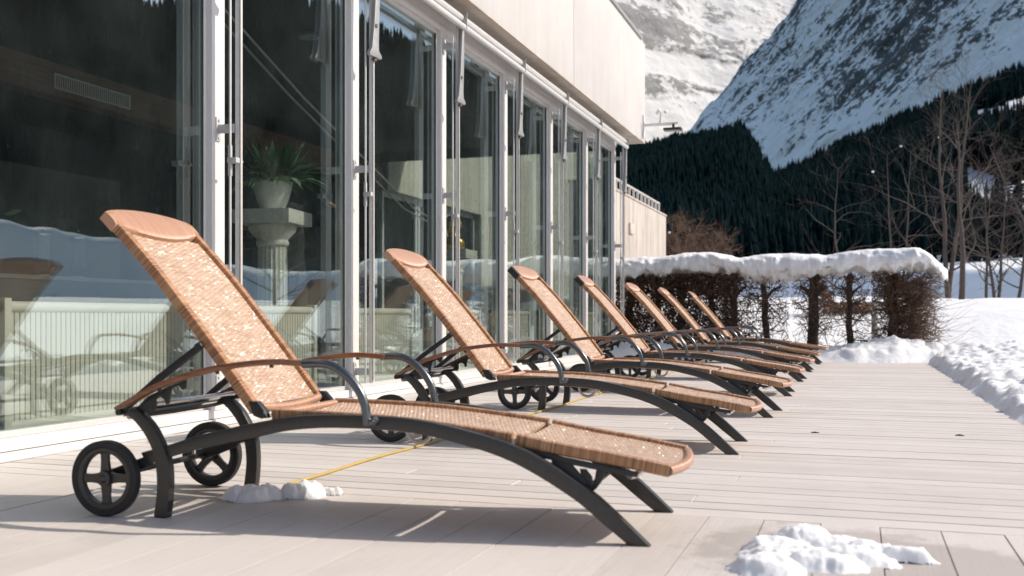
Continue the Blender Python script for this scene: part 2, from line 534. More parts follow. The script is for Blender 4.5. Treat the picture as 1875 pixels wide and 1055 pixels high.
def catmull(pts, n):
    P = [Vector((p[0], 0, p[1])) for p in pts]
    P = [P[0]*2-P[1]] + P + [P[-1]*2-P[-2]]
    out = []
    for i in range(1, len(P)-2):
        for k in range(n):
            t = k/n
            a, b, c, d = P[i-1], P[i], P[i+1], P[i+2]
            q = .5*((2*b)+(c-a)*t+(2*a-5*b+4*c-d)*t*t+(3*b-a-3*c+d)*t**3)
            out.append((q.x, q.z))
    out.append((P[-2].x, P[-2].z))
    return out

class Prof:
    def __init__(self, pts, sign):
        self.p = catmull(pts, 10); self.sign = sign
        self.L = [0]
        for a, b in zip(self.p, self.p[1:]): self.L.append(self.L[-1]+math.hypot(b[0]-a[0], b[1]-a[1]))
        self.len = self.L[-1]
    def at(self, d):
        L, p = self.L, self.p
        i = 0
        while i < len(L)-2 and L[i+1] < d: i += 1
        t = (d-L[i])/(L[i+1]-L[i])
        a, b = p[i], p[i+1]
        s = a[0]+(b[0]-a[0])*t; z = a[1]+(b[1]-a[1])*t
        dx, dz = b[0]-a[0], b[1]-a[1]; l = math.hypot(dx, dz)
        return s, z, (self.sign*dz/l, -self.sign*dx/l)

def weave_panel(pr, d0, d1, t0, t1, off=-.010, dish=.012, arch1=0, arch0=0, thick=.009, nu=13, nv=40):
    # the strands themselves: rows p apart, passing over and under spokes q apart
    p, q = .0078, .021
    nu = int((t1-t0)/q)*4+1; nv = int((d1-d0)/p)*4+1
    mb = MB(); V = []; UV = []
    for side in (0, 1):
        for i in range(nv):
            for j in range(nu):
                u = j/(nu-1); k = 1-(2*u-1)**2
                a, b = d0+arch0*k, d1+arch1*k
                d = a+(b-a)*i/(nv-1)
                s, z, n = pr.at(d)
                h = off - dish*k - (thick if side else 0)
                if not side:
                    sv = abs(math.sin(math.pi*d/p))**.7; cu = .5+.5*math.cos(math.pi*(t1-t0)*u/q+math.pi*math.floor(d/p+1e-6))
                    h += .0026*sv*(.3+.7*cu) - .0013
                V.append((s+n[0]*h, t0+(t1-t0)*u, z+n[1]*h)); UV.append(((t1-t0)*u, d))
    F = []; B = nu*nv
    for i in range(nv-1):
        for j in range(nu-1):
            a = i*nu+j
            F.append((a, a+1, a+nu+1, a+nu)); F.append((B+a, B+a+nu, B+a+nu+1, B+a+1))
    for i in range(nv-1):
        for j in (0, nu-1):
            a = i*nu+j; F.append((a, a+nu, B+a+nu, B+a))
    for j in range(nu-1):
        for i in (0, nv-1):
            a = i*nu+j; F.append((a, a+1, B+a+1, B+a))
    return mb.add(V, F, UV)

def rrect(w, h0, h1, r=.007):
    """rounded section, a in -w/2..w/2, b in h0..h1"""
    out = []
    for cx, cy, a0 in ((w/2-r, h1-r, 0), (-w/2+r, h1-r, 90), (-w/2+r, h0+r, 180), (w/2-r, h0+r, 270)):
        for k in range(4):
            a = R(a0+30*k); out.append((cx+r*math.cos(a), cy+r*math.sin(a)))
    return out

def edge_bar(pr, d0, d1, t, w, h0, h1, n=34):
    pts = []; N = []; T = []
    for i in range(n):
        s, z, nn = pr.at(d0+(d1-d0)*i/(n-1))
        pts.append((s, t, z)); N.append((nn[0], 0, nn[1])); T.append((0, 1, 0))
    return MB().sweep(pts, N, T, rrect(w, h0, h1))

RAIL_T = [(-.198,.156),(-.084,.217),(.033,.250),(.129,.280),(.247,.309),(.364,.334),(.482,.355),(.603,.365),(.736,.367),(.80,.366),(.895,.361),(.99,.349),(1.082,.331),(1.177,.309),(1.27,.279),(1.361,.235),(1.451,.181),(1.505,.147),(1.576,.087),(1.671,.0)]
RAIL_B = [(-.190,.120),(-.060,.177),(.040,.209),(.141,.236),(.255,.262),(.372,.287),(.484,.310),(.603,.322),(.736,.324),(.795,.323),(.885,.318),(.978,.306),(1.066,.287),(1.157,.265),(1.245,.235),(1.332,.193),(1.418,.143),(1.468,.109),(1.535,.055),(1.606,.0)]

def make_lounger():
    root = empty('sun_lounger')
    back = Prof([(.338,.372),(.205,.535),(.118,.700-.045),(-.075,.865),(-.262,1.046)], 1)
    # keep the profile smooth: a straight lean with a slight backward curve
    back = Prof([(.335,.374),(.226,.512),(.105,.659),(-.060,.850),(-.255,1.050)], 1)
    seat = Prof([(.395,.371),(.60,.368),(.82,.359),(1.02,.341),(1.235,.3155)], -1)
    leg = Prof([(1.24,.315),(1.40,.287),(1.56,.264),(1.722,.236)], -1)
    # --- frame
    def refine(p): return catmull(p, 4)
    top, bot = refine(RAIL_T[1:]), refine(RAIL_B[1:])
    top[-1] = (1.671, 0); bot[-1] = (1.606, 0)
    for t in (0, W-.034):
        MB().strip(top, bot, t, t+.034).build('side_rail', M['graphite'], root, bevel=.004)
    lt = refine([(-.125,.366),(-.09,.364),(-.034,.317),(.002,.26),(.03,.198),(.037,.129),(.034,.06),(.026,0)])
    lb = refine([(-.150,.340),(-.119,.340),(-.071,.295),(-.034,.237),(-.016,.169),(-.012,.105),(-.017,.05),(-.025,0)])
    for t in (-.012, W-.022):
        MB().strip(lt, lb, t, t+.034).build('rear_leg', M['graphite'], root, bevel=.004)
    # wheel carriers and axle
    mb = MB().tube([(-.198, -.03, .134), (-.198, W+.03, .134)], .011, 12)
    for t in (.004, W-.030):
        mb.strip([(-.235,.150),(-.198,.158),(-.06,.208)], [(-.235,.122),(-.198,.112),(-.05,.172)], t, t+.026)
    mb.build('axle', M['black_plastic'], root, bevel=.003)
    def wheel(cy, a0, out):
        c = Vector((-.198, cy, .130)); mb = MB()
        Rw = .130
        n = 48
        def ring(r0, r1, y0, y1, m):
            V = []; F = []
            sec = [(r0,y0+.004),(r0+.004,y0),(r1-.004,y0),(r1,y0+.004),(r1,y1-.004),(r1-.004,y1),(r0+.004,y1),(r0,y1-.004)]
            for k in range(n):
                a = 2*math.pi*k/n
                for (r, y) in sec: V.append((c.x+r*math.cos(a), c.y+y, c.z+r*math.sin(a)))
            q = len(sec)
            for k in range(n):
                k2 = (k+1) % n
                for j in range(q):
                    j2 = (j+1) % q
                    F.append((k*q+j, k2*q+j, k2*q+j2, k*q+j2))
            m.add(V, F)
        ring(.088, .108, -.014, .014, mb)
        mb.tube([(c.x, c.y-.017, c.z), (c.x, c.y+.017, c.z)], .026, 20)
        mb.tube([(c.x, c.y+out*.017, c.z), (c.x, c.y+out*.025, c.z)], [.016, .008], 16)
        for k in range(4):
            a = R(a0+90*k); d = Vector((math.cos(a), 0, math.sin(a))); e = Vector((-math.sin(a), 0, math.cos(a)))
            V = []
            for (r, w) in ((.018,.019),(.055,.0145),(.080,.015),(.093,.026)):
                for sw in (-1, 1):
                    for y in (-.006, .006):
                        p = c + d*r + e*w*sw; V.append((p.x, p.y+y, p.z))
            F = []
            for i in range(3):
                b = i*4
                F += [(b,b+1,b+5,b+4),(b+2,b+6,b+7,b+3),(b,b+4,b+6,b+2),(b+1,b+3,b+7,b+5)]
            F += [(0,2,3,1),(12,13,15,14)]
            mb.add(V, F)
        o = mb.build('wheel', M['graphite'], root)
        ty = MB(); ring(.104, Rw, -.017, .017, ty)
        ty.build('tyre', M['rubber'], o)
    wheel(-.032, 92, -1); wheel(W+.032, 48, 1)
    # --- back
    bk = weave_panel(back, .02, back.len-.10, TA+.014, TB-.014, off=-.008, dish=.006, arch1=.02, nv=46).build('backrest', M['rattan_weave'], root)
    for t in (TA+.014, TB-.014):
        edge_bar(back, .0, back.len, t, .032, -.030, .008).build('edge_binding', M['rattan_binding'], bk)
    # bottom bar, slightly sagging
    pts = []; 
    for i in range(15):
        u = i/14; k = 1-(2*u-1)**2
        s, z, n = back.at(.012-.018*k)
        pts.append((s+n[0]*-.006, TA+.004+(TB-TA-.008)*u, z+n[1]*-.006))
    MB().tube(pts, .0155, 12).build('lower_bar', M['rattan_pillow'], bk)
    # head cushion of fine strands, arched at the top
    mb = MB(); V = []; UV = []; nu, nv = 25, 16
    for side in (0, 1):
        for i in range(nv):
            for j in range(nu):
                u = j/(nu-1); k = 1-(2*u-1)**2
                a = back.len-.060-.045*k; b = back.len+.004+.034*k**.8
                w = i/(nv-1); d = a+(b-a)*w
                s, z, n = back.at(d)
                if side == 0: h = .007 + .009*math.sin(math.pi*min(1, w*1.02+.02))**.7*(.45+.55*k**.5) - .004
                else: h = -.030
                if i == 0: h = min(h, .002)
                t = TA-.008+(TB-TA+.016)*u
                V.append((s+n[0]*h, t, z+n[1]*h)); UV.append((d, t))
    F = []; B = nu*nv
    for i in range(nv-1):
        for j in range(nu-1):
            a = i*nu+j
            F.append((a, a+1, a+nu+1, a+nu)); F.append((B+a, B+a+nu, B+a+nu+1, B+a+1))
    for i in range(nv-1):
        for j in (0, nu-1):
            a = i*nu+j; F.append((a, a+nu, B+a+nu, B+a))
    for j in range(nu-1):
        for i in (0, nv-1):
            a = i*nu+j; F.append((a, a+1, B+a+1, B+a))
    mb.add(V, F, UV).build('head_roll', M['rattan_pillow'], bk, smooth=60)
    # --- seat
    st = weave_panel(seat, .025, seat.len-.012, TA+.012, TB-.012, off=-.008, dish=.014, nv=40).build('seat', M['rattan_weave'], root)
    for t in (TA+.012, TB-.012):
        edge_bar(seat, .0, seat.len-.004, t, .028, -.044, .004).build('edge_binding', M['rattan_binding'], st)
    pts = [(.398, TA+.01+(TB-TA-.02)*i/8, .357) for i in range(9)]
    MB().tube(pts, .014, 10).build('rear_bar', M['rattan_pillow'], st)
    # --- leg rest
    lg = weave_panel(leg, .010, leg.len-.006, TA+.012, TB-.012, off=-.008, dish=.008, nv=34, arch1=.036).build('leg_rest', M['rattan_weave'], root)
    for t in (TA+.012, TB-.012):
        edge_bar(leg, .006, leg.len+.002, t, .028, -.034, .004).build('edge_binding', M['rattan_binding'], lg)
    pts = []
    for i in range(17):
        u = i/16; k = 1-(2*u-1)**2
        s, z, n = leg.at(leg.len-.004+.034*k)
        pts.append((s+n[0]*-.015, TA+.002+(TB-TA-.004)*u, z+n[1]*-.015))
    MB().tube(pts, .0165, 12).build('foot_bar', M['rattan_pillow'], lg)
    # --- arms
    at = refine([(-.178,.372),(-.107,.403),(-.006,.452),(.094,.487),(.215,.519),(.335,.538),(.450,.547),(.568,.541)])
    ab = refine([(-.170,.362),(-.100,.386),(-.002,.433),(.100,.468),(.219,.499),(.337,.518),(.450,.527),(.566,.522)])
    for sgn, t0 in ((-1, -.010), (1, W+.010)):
        n = len(at); V = []
        for i, (a, b) in enumerate(zip(at, ab)):
            u = i/(n-1)
            bow = sgn*(.034*math.sin(math.pi*min(1, u*.9+.05)))
            hw = .021*(.45+.55*min(1, u*5)) if u < .2 else .021
            hw *= 1 if u < .85 else 1-.35*(u-.85)/.15
            c = t0+bow
            V += [(a[0],c-hw,a[1]),(a[0],c+hw,a[1]),(b[0],c+hw,b[1]),(b[0],c-hw,b[1])]
        F = [(3,2,1,0)]
        for i in range(n-1):
            q = i*4
            for k in range(4): F.append((q+k, q+(k+1)%4, q+4+(k+1)%4, q+4+k))
        F.append((4*n-4,4*n-3,4*n-2,4*n-1))
        arm = MB().add(V, F).build('armrest', M['arm_wood'], root, bevel=.006, smooth=50)
        lp = catmull([(.545,.531),(.60,.5335),(.645,.527),(.69,.502),(.726,.466),(.752,.425),(.764,.385),(.768,.338)], 5)
        path = [(s, t0+sgn*(.012-.004*min(1, i/20)), z) for i, (s, z) in enumerate(lp)]
        mb = MB().tube(path, .0145, 12)
        mb.build('arm_tube', M['arm_metal'], arm)
        mb = MB().tube([(.790, t0-sgn*.012, .350), (.790, t0+sgn*.014, .350)], [.016, .013], 14)
        mb.lathe([(.001,-.012),(.012,-.008),(.015,0),(.012,.008),(.001,.012)], .784, t0+sgn*.008, .350, 14)
        mb.build('arm_joint', M['arm_metal'], arm)
        for q in (.02, .24, .44):
            z = .43 if q < .1 else (.494 if q < .3 else .518)
            MB().tube([(q, t0+sgn*.03, z), (q, t0+sgn*.03, z+.016)], .007, 8).build('screw', M['black_plastic'], arm)
    # --- back adjustment
    for t in (.030, W-.055):
        mb = MB()
        mb.tube([(.132,t+.012,.592),(.110,t+.012,.578)], [.013,.016], 10)
        mb.strip([(.114,.590),(-.04,.484),(-.175,.378),(-.205,.362)], [(.128,.572),(-.028,.464),(-.165,.358),(-.198,.345)], t, t+.022)
        mb.build('prop_strut', M['black_plastic'], root, bevel=.004)
    MB().tube([(-.19, .02, .352), (-.19, W-.02, .352)], .012, 10).build('prop_bar', M['black_plastic'], root)
    MB().tube([(-.055, .01, .383), (-.055, W-.01, .383)], .0095, 12).build('stop_bar', M['chrome'], root)
    MB().tube([(-.112, -.01, .352), (-.15, .03, .340), (-.155, W/2, .337), (-.15, W-.03, .340), (-.112, W+.01, .352)], .013, 10).build('rear_tube', M['graphite'], root)
    hook = [(-.125,.352),(-.035,.362),(-.028,.380),(-.030,.400),(-.012,.412),(.006,.402),(.014,.384),(.022,.388),(.026,.418),(.034,.440),(.06,.452),(.076,.436),(.086,.440),(.090,.470),(-.004,.436),(-.06,.41)]
    for t in (.004, W-.016):
        MB().prism(hook, 1, t, t+.012).build('ratchet', M['black_plastic'], root, bevel=.0015)
    for t in (.032, W-.062):
        mb = MB().strip([(.312,.400),(.345,.400),(.372,.372)], [(.330,.352),(.350,.345),(.385,.345)], t, t+.030)
        mb.tube([(.362,t-.004,.357),(.362,t+.034,.357)], .014, 12)
        mb.build('back_hinge', M['black_plastic'], root, bevel=.004)
    # --- leg-rest adjustment
    for t in (.036, W-.050):
        mb = MB()
        mb.strip([(1.26,.281),(1.40,.252),(1.55,.228),(1.63,.214)], [(1.27,.258),(1.41,.232),(1.555,.209),(1.625,.200)], t, t+.014)
        mb.strip([(1.36,.245),(1.42,.235),(1.47,.180)], [(1.36,.195),(1.405,.175),(1.45,.135)], t+.001, t+.013)
        mb.strip([(1.468,.218),(1.486,.196),(1.490,.165)], [(1.448,.218),(1.455,.190),(1.458,.130)], t+.002, t+.012)
        mb.strip([(1.53,.218),(1.515,.180),(1.50,.160)], [(1.50,.220),(1.492,.175),(1.475,.140)], t+.0025, t+.0115)
        mb.build('leg_rest_bracket', M['black_plastic'], root, bevel=.0015)
    mb = MB().tube([(1.60,.05,.203),(1.61,.10,.196),(1.612,W/2,.192),(1.61,W-.10,.196),(1.60,W-.05,.203)], .011, 10)
    mb.build('leg_rest_bar', M['chrome'], root)
    MB().tube([(1.462,.03,.150),(1.462,W-.03,.150)], .010, 10).build('cross_bar', M['black_plastic'], root)
    # pull handle under the seat
    pts = []
    for k in range(13):
        a = math.pi*k/12
        pts.append((.84+.048*math.cos(a), .26, .302-.050*math.sin(a)))
    MB().tube(pts, .0075, 8).build('pull_handle', M['alu'], root)
    return root

def add_cap(root, far=True):
    """dark end cap where the rattan has come away at the head"""
    bk = [c for c in bpy.data.objects if c.parent == root and c.name.startswith('backrest')][0]
    P = Prof([(.335,.374),(.226,.512),(.105,.659),(-.060,.850),(-.255,1.050)], 1)
    mb = edge_bar(P, P.len-.085, P.len+.006, TA+.008, .046, -.034, .015, 8)
    o = mb.build('end_cap', M['alu_grey'] if not far else M['black_plastic'], bk, bevel=0)
    tag(o, 'bare dark end where the rattan wrapping is gone')

def build_loungers():
    feet = [((-.604+.012,3.012), 2.8), None, None, None, None, None, None]
    f = 1870; th = R(18.7); c, s = math.cos(th), math.sin(th)
    px = [(1191,1002.5),(1353,833),(1416,765.5),(1451,726),(1472.5,699.5),(1488.5,681.5),(1504,667.5)]
    ang = [2.8, 1.2, -2.6, .6, -.8, .5, -.6]
    labels = [
        'large rattan sun lounger nearest the camera, beside the snow clumps and the yellow cord',
        'rattan sun lounger standing second in the row, fully tan head, just behind the nearest one',
        'rattan sun lounger with a bare black corner at its head, third in the row',
        'rattan sun lounger with weathered grey armrests and dark head corner, fourth in the row',
        'tan rattan sun lounger fifth in the row, its head against the dark brown hedge leaves',
        'rattan sun lounger sixth in the row, last but one before the snowy hedge',
        'farthest rattan sun lounger, last of the row, right by the heaped snow',
    ]
    proto = make_lounger()
    roots = [proto] + [copy_tree(proto) for _ in range(6)]
    for i, o in enumerate(roots):
        x, y = px[i]
        l = (x-937.5)/f; u = (HZ-y)/f
        k = -CH/u
        X, Y = (l*c-s)*k, (c+s*l)*k
        a = R(ang[i])
        o.location = (X-1.671*math.cos(a), Y-1.671*math.sin(a), 0)
        o.rotation_euler = (0,0,a)
        tag(o, labels[i], 'sun lounger', 'rattan sun loungers in a row on the deck')
    for i in (2, 3, 6): add_cap(roots[i])
    for i in (3, 4):
        for ch in bpy.data.objects:
            if ch.parent == roots[i] and ch.name.startswith('armrest'):
                ch.data = ch.data.copy(); ch.data.materials[0] = M['arm_wood_grey']
    return roots

# ----------------------------------------------------------------- building
GX = -3.86                       # glass plane
MY = [3.20] + [3.64 + 1.84*i for i in range(1, 8)]    # mullion centres
END = MY[-1]

def build_building():
    b = empty('bath_house', (-3.8, 0, 0))
    tag(b, 'pale concrete bath house with a long glazed front along the deck', 'building')
    def part(name, mb, m, parent=b, **k):
        o = mb.build(name, m, None, **k)
        o.parent = parent
        o.matrix_parent_inverse = Matrix.Translation((3.8, 0, 0)) if parent == b else Matrix.Identity(4)
        return o
    Y0 = -2.0
    # concrete fascia box over the glazing, in two lengths with an open joint
    for y0, y1 in ((Y0-4, 12.85), (12.862, 17.55)):
        part('parapet', MB().box(-3.86, -3.5, y0, y1, 3.712, 5.42), M['concrete_pale'], bevel=.008)
    part('roof_slab', MB().box(-12, -3.862, Y0-4, 17.5, 3.76, 5.30), M['concrete_pale'])
    part('roof_trim', MB().box(-3.90, -3.47, Y0-4, 17.2, 5.422, 5.47), M['alu_grey'])
    for y0, y1 in ((Y0-4, 12.85), (12.862, 17.54)):
        part('soffit', MB().box(-3.855, -3.515, y0, y1, 3.700, 3.7115), M['soffit'])
        part('drip_edge', MB().box(-3.512, -3.497, y0, y1, 3.694, 3.7115), M['soffit'])
    # header band
    part('header', MB().box(-3.90, -3.815, Y0, END+.07, 3.52, 3.70), M['white_paint'], bevel=.004)
    part('head_frame', MB().box(-3.895, -3.802, Y0, END+.065, 3.448, 3.518), M['white_paint'], bevel=.004)
    # sill
    part('base_sill', MB().box(-3.93, -3.792, Y0, END+.07, .0, .044), M['white_paint'], bevel=.003)
    part('bottom_frame', MB().box(-3.90, -3.806, Y0, END+.06, .048, .108), M['white_paint'], bevel=.004)
    ys = [1.8] + MY
    for y in ys:
        part('mullion', MB().box(-3.94, -3.80, y-.068, y+.068, .10, 3.45), M['white_paint'], bevel=.004)
    # panes with their own slim frames
    for y0, y1 in zip(ys, ys[1:]):
        fr = MB()
        a, c = y0+.069, y1-.069
        for (q0, q1) in ((a, a+.032), (c-.032, c)):
            fr.box(-3.895, -3.835, q0, q1, .109, 3.447)
        fr.box(-3.895, -3.835, a+.033, c-.033, .109, .140)
        fr.box(-3.895, -3.835, a+.033, c-.033, 3.410, 3.447)
        f = part('pane_frame', fr, M['alu'], bevel=.003)
        g = MB().box(-3.872, -3.848, a+.032, c-.032, .139, 3.411)
        o = part('glass_pane', g, M['window_glass'], f, smooth=0)
        for q in (a+.033, c-.041): part('gasket', MB().box(-3.846, -3.838, q, q+.008, .141, 3.409), M['gasket'], f)
    # end wall glazing at the far end of the hall
    fr = MB()
    for x in (-7.2, -5.5, -3.99):
        fr.box(x-.04, x+.04, END-.03, END+.05, .05, 3.449)
    fr.box(-8.25, -3.95, END-.03, END+.05, 3.45, 3.69)
    fr.box(-8.25, -3.95, END-.03, END+.05, .0, .05)
    part('end_frame', fr, M['dark_wall'], bevel=0)
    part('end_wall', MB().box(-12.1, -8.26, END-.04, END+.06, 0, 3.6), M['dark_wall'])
    g = MB().box(-8.25, -3.96, END+.006, END+.018, .06, 3.448)
    part('end_glass', g, M['clear_glass'], smooth=0)
    # interior shell
    part('indoor_floor', MB().box(-12, -3.935, Y0-2, END+.02, -.02, .045), M['tile_floor'])
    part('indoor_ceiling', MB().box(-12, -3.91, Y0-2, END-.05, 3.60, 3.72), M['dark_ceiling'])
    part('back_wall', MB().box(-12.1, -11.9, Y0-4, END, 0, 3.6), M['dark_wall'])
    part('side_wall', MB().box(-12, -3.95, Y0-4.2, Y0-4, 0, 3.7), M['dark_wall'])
    # timber beam with a ventilation grille over the rear aisle
    bm = part('timber_beam', MB().box(-8.25, -8.0, Y0-2, END-.06, 3.02, 3.36), M['fascia_wood'])
    gr = MB()
    gy0, gy1 = 8.62, 9.80
    gr.box(-8.0, -7.985, gy0, gy1, 3.235, 3.25); gr.box(-8.0, -7.985, gy0, gy1, 3.09, 3.105)
    gr.box(-8.0, -7.985, gy0, gy0+.015, 3.106, 3.234); gr.box(-8.0, -7.985, gy1-.015, gy1, 3.106, 3.234)
    for k in range(36):
        y = gy0+.02+(gy1-gy0-.04)*k/35
        gr.box(-8.0, -7.99, y-.006, y+.006, 3.107, 3.233)
    gr = part('vent_grille', gr, M['alu'], bm)
    part('partition', MB().box(-8.22, -8.05, 5.0, 9.7, .05, 2.24), M['grey_wall'])
    # ceiling spotlights
    for y, x in ((9.2, -5.3), (9.95, -5.2)):
        part('ceiling_spot', MB().lathe([(.10,.0),(.10,.02),(.07,.05),(.02,.055)], x, y, 3.53, 20), M['alu_grey'])
    # tension rods hung under the roof
    for dx in (0, .12):
        part('tension_rod', MB().tube([(-5.0-dx, 6.4, 3.58), (-4.95-dx, 8.5, 2.75), (-4.9-dx, 10.9, 1.95), (-4.9-dx, 12.4, 1.75)], .012, 8), M['rope_steel'])
    # awning gear: guide posts with drop arms, brackets, rollers
    for i, y in enumerate(ys):
        post = MB()
        post.box(-3.668, -3.640, y-.012, y+.026, .16, 3.50)
        post.box(-3.672, -3.664, y-.010, y+.024, .16, 3.50)
        p = part('guide_post', post, M['alu'], bevel=.005)
        part('guide_rod', MB().tube([(-3.69, y-.035, .16), (-3.69, y-.035, 3.40)], .008, 8), M['alu'], p)
        part('guide_slot', MB().box(-3.639, -3.637, y-.010, y+.0005, .18, 3.46), M['rust'], p)
        for z in (.25, 1.86, 3.30):
            br = MB()
            br.box(-3.7995, -3.792, y-.030, y+.012, z-.075, z+.075)
            br.box(-3.792, -3.675, y-.016, y-.008, z-.028, z+.028)
            br.tube([(-3.7915, y-.008, z+.055), (-3.786, y-.008, z+.055)], .008, 8)
            br.tube([(-3.7915, y-.008, z-.055), (-3.786, y-.008, z-.055)], .008, 8)
            part('bracket', br, M['bracket_paint'], p, bevel=.0015)
        cl = MB()
        cl.box(-3.70, -3.635, y-.055, y-.013, 1.640, 1.672)
        cl.tube([(-3.66, y-.058, 1.656), (-3.66, y+.05, 1.656)], .009, 8)
        cl.box(-3.70, -3.68, y-.046, y-.024, 1.56, 1.75)
        part('clamp', cl, M['bracket_paint'], p, bevel=.002)
        out = [(y+.012,3.46),(y+.052,3.46),(y+.044,3.10),(y+.030,2.86),(y+.034,2.80),(y+.085,2.765),(y+.080,2.742),(y-.115,2.735),(y-.122,2.752),(y-.085,2.80),(y-.045,3.02),(y-.016,3.30)]
        arm = part('drop_arm', MB().prism(out, 0, -3.634, -3.604), M['alu_grey'], p, bevel=.003)
        part('pivot', MB().tube([(-3.604, y-.022, 2.985), (-3.594, y-.022, 2.985)], .016, 12), M['rust'], p)
        part('hinge_pin', MB().tube([(-3.63, y-.02, 2.725), (-3.63, y+.02, 2.725)], .014, 10), M['rust'], p)
    part('roller', MB().tube([(-3.640, Y0, 3.575), (-3.640, END+.05, 3.575)], .040, 18), M['alu'])
    part('front_bar', MB().tube([(-3.605, Y0, 3.485), (-3.605, END+.05, 3.485)], .030, 16), M['alu'])
    for y in ys:
        part('roller_bracket', MB().box(-3.68, -3.57, y+.034, y+.044, 3.47, 3.62), M['alu_grey'], bevel=.002)
    return b

def build_end_walls():
    # tall concrete building seen through the hall
    w = empty('concrete_building', (-8, 21, 0)); tag(w, 'rough board-marked concrete building with dark glazing seen through the hall', 'building')
    def part(name, mb, m, parent=w, **k):
        o = mb.build(name, m, None, **k); o.parent = parent
        if parent == w: o.matrix_parent_inverse = Matrix.Translation((8, -21, 0))
        return o
    part('wall', MB().box(-9.0, -8.0, 21.5, 34, -.2, 7).box(-9.0, -8.0, 16.7, 21.499, 2.98, 7), M['concrete_raw'])
    for y0, y1 in ((16.75, 18.3), (18.35, 19.9), (19.95, 21.45)):
        fr = MB()
        fr.box(-8.25, -8.15, y0, y0+.08, .0, 2.975).box(-8.25, -8.15, y1-.08, y1, .0, 2.975).box(-8.25, -8.15, y0+.081, y1-.081, 2.88, 2.975)
        f = part('window_frame', fr, M['alu'])
        part('window_pane', MB().box(-8.22, -8.19, y0+.08, y1-.08, .0, 2.88), M['dark_window'], f)
    # end retaining wall with a railing
    r = empty('retaining_wall', (-5, 24, 0)); tag(r, 'stained concrete retaining wall with a low railing, behind the hedge', 'wall')
    def part2(name, mb, m, parent=r, **k):
        o = mb.build(name, m, None, **k); o.parent = parent
        if parent == r: o.matrix_parent_inverse = Matrix.Translation((5, -24, 0))
        return o
    part2('wall_body', MB().box(-5.6, -5.0, 20.2, 28.0, 1.9, 3.45).box(-5.6, -5.0, 20.2, 24.3, -.2, 1.899).box(-5.6, -5.0, 27.4, 28.0, -.2, 1.899).box(-5.55, -5.3, 24.301, 27.399, -.2, 1.899), M['concrete_end'], bevel=.01)
    part2('coping', MB().box(-5.62, -4.98, 20.2, 28.02, 3.452, 3.50), M['concrete_end'], bevel=.005)
    rl = MB()
    for k in range(17):
        y = 20.3+k*.48
        rl.box(-5.22, -5.17, y-.02, y+.02, 3.50, 3.80)
    rl.box(-5.225, -5.165, 20.2, 28.0, 3.801, 3.84)
    part2('railing', rl, M['alu'])
    part2('wall_box', MB().box(-4.999, -4.95, 23.15, 23.55, 2.62, 2.86), M['soffit_board'], bevel=.008)
    # wind sensor and floodlight on the corner of the parapet
    a = empty('wind_sensor', (-3.5, 17.4, 4.0)); tag(a, 'small cup wind sensor on an arm with a black floodlight at the parapet corner', 'wind sensor')
    def part3(name, mb, m):
        o = mb.build(name, m, a); return o
    part3('mount_plate', MB().box(0.002, .02, -.06, .06, -.22, .16), M['white_paint'])
    part3('arm', MB().tube([(.02,0,0),(.60,.0,.0)], .018, 10).box(.02,.5,-.015,.015,-.035,-.012), M['alu'])
    part3('mast', MB().tube([(.30,0,.0),(.30,0,.20)], [.03,.014], 10), M['white_paint'])
    cp = MB()
    for k in range(3):
        an = R(120*k+20); x, y = .30+.085*math.cos(an), .085*math.sin(an)
        cp.tube([(.30,0,.205),(x,y,.205)], .006, 6)
        cp.lathe([(.006,-.034),(.026,-.022),(.034,0),(.026,.022),(.006,.034)], x, y, .205, 10)
    part3('cup_rotor', cp, M['white_paint'])
    fl = empty('floodlight', (-2.98, 17.4, 3.93)); tag(fl, 'flat black floodlight hanging from the sensor arm', 'floodlight')
    MB().box(-.16,.14,-.10,.10,-.06,-.02).box(-.02,.02,-.02,.02,-.02,.05).build('lamp_body', M['lamp_black'], fl, bevel=.006)
    MB().box(-.13,.11,-.08,.08,-.066,-.0605).build('lens', M['dark_window'], fl)

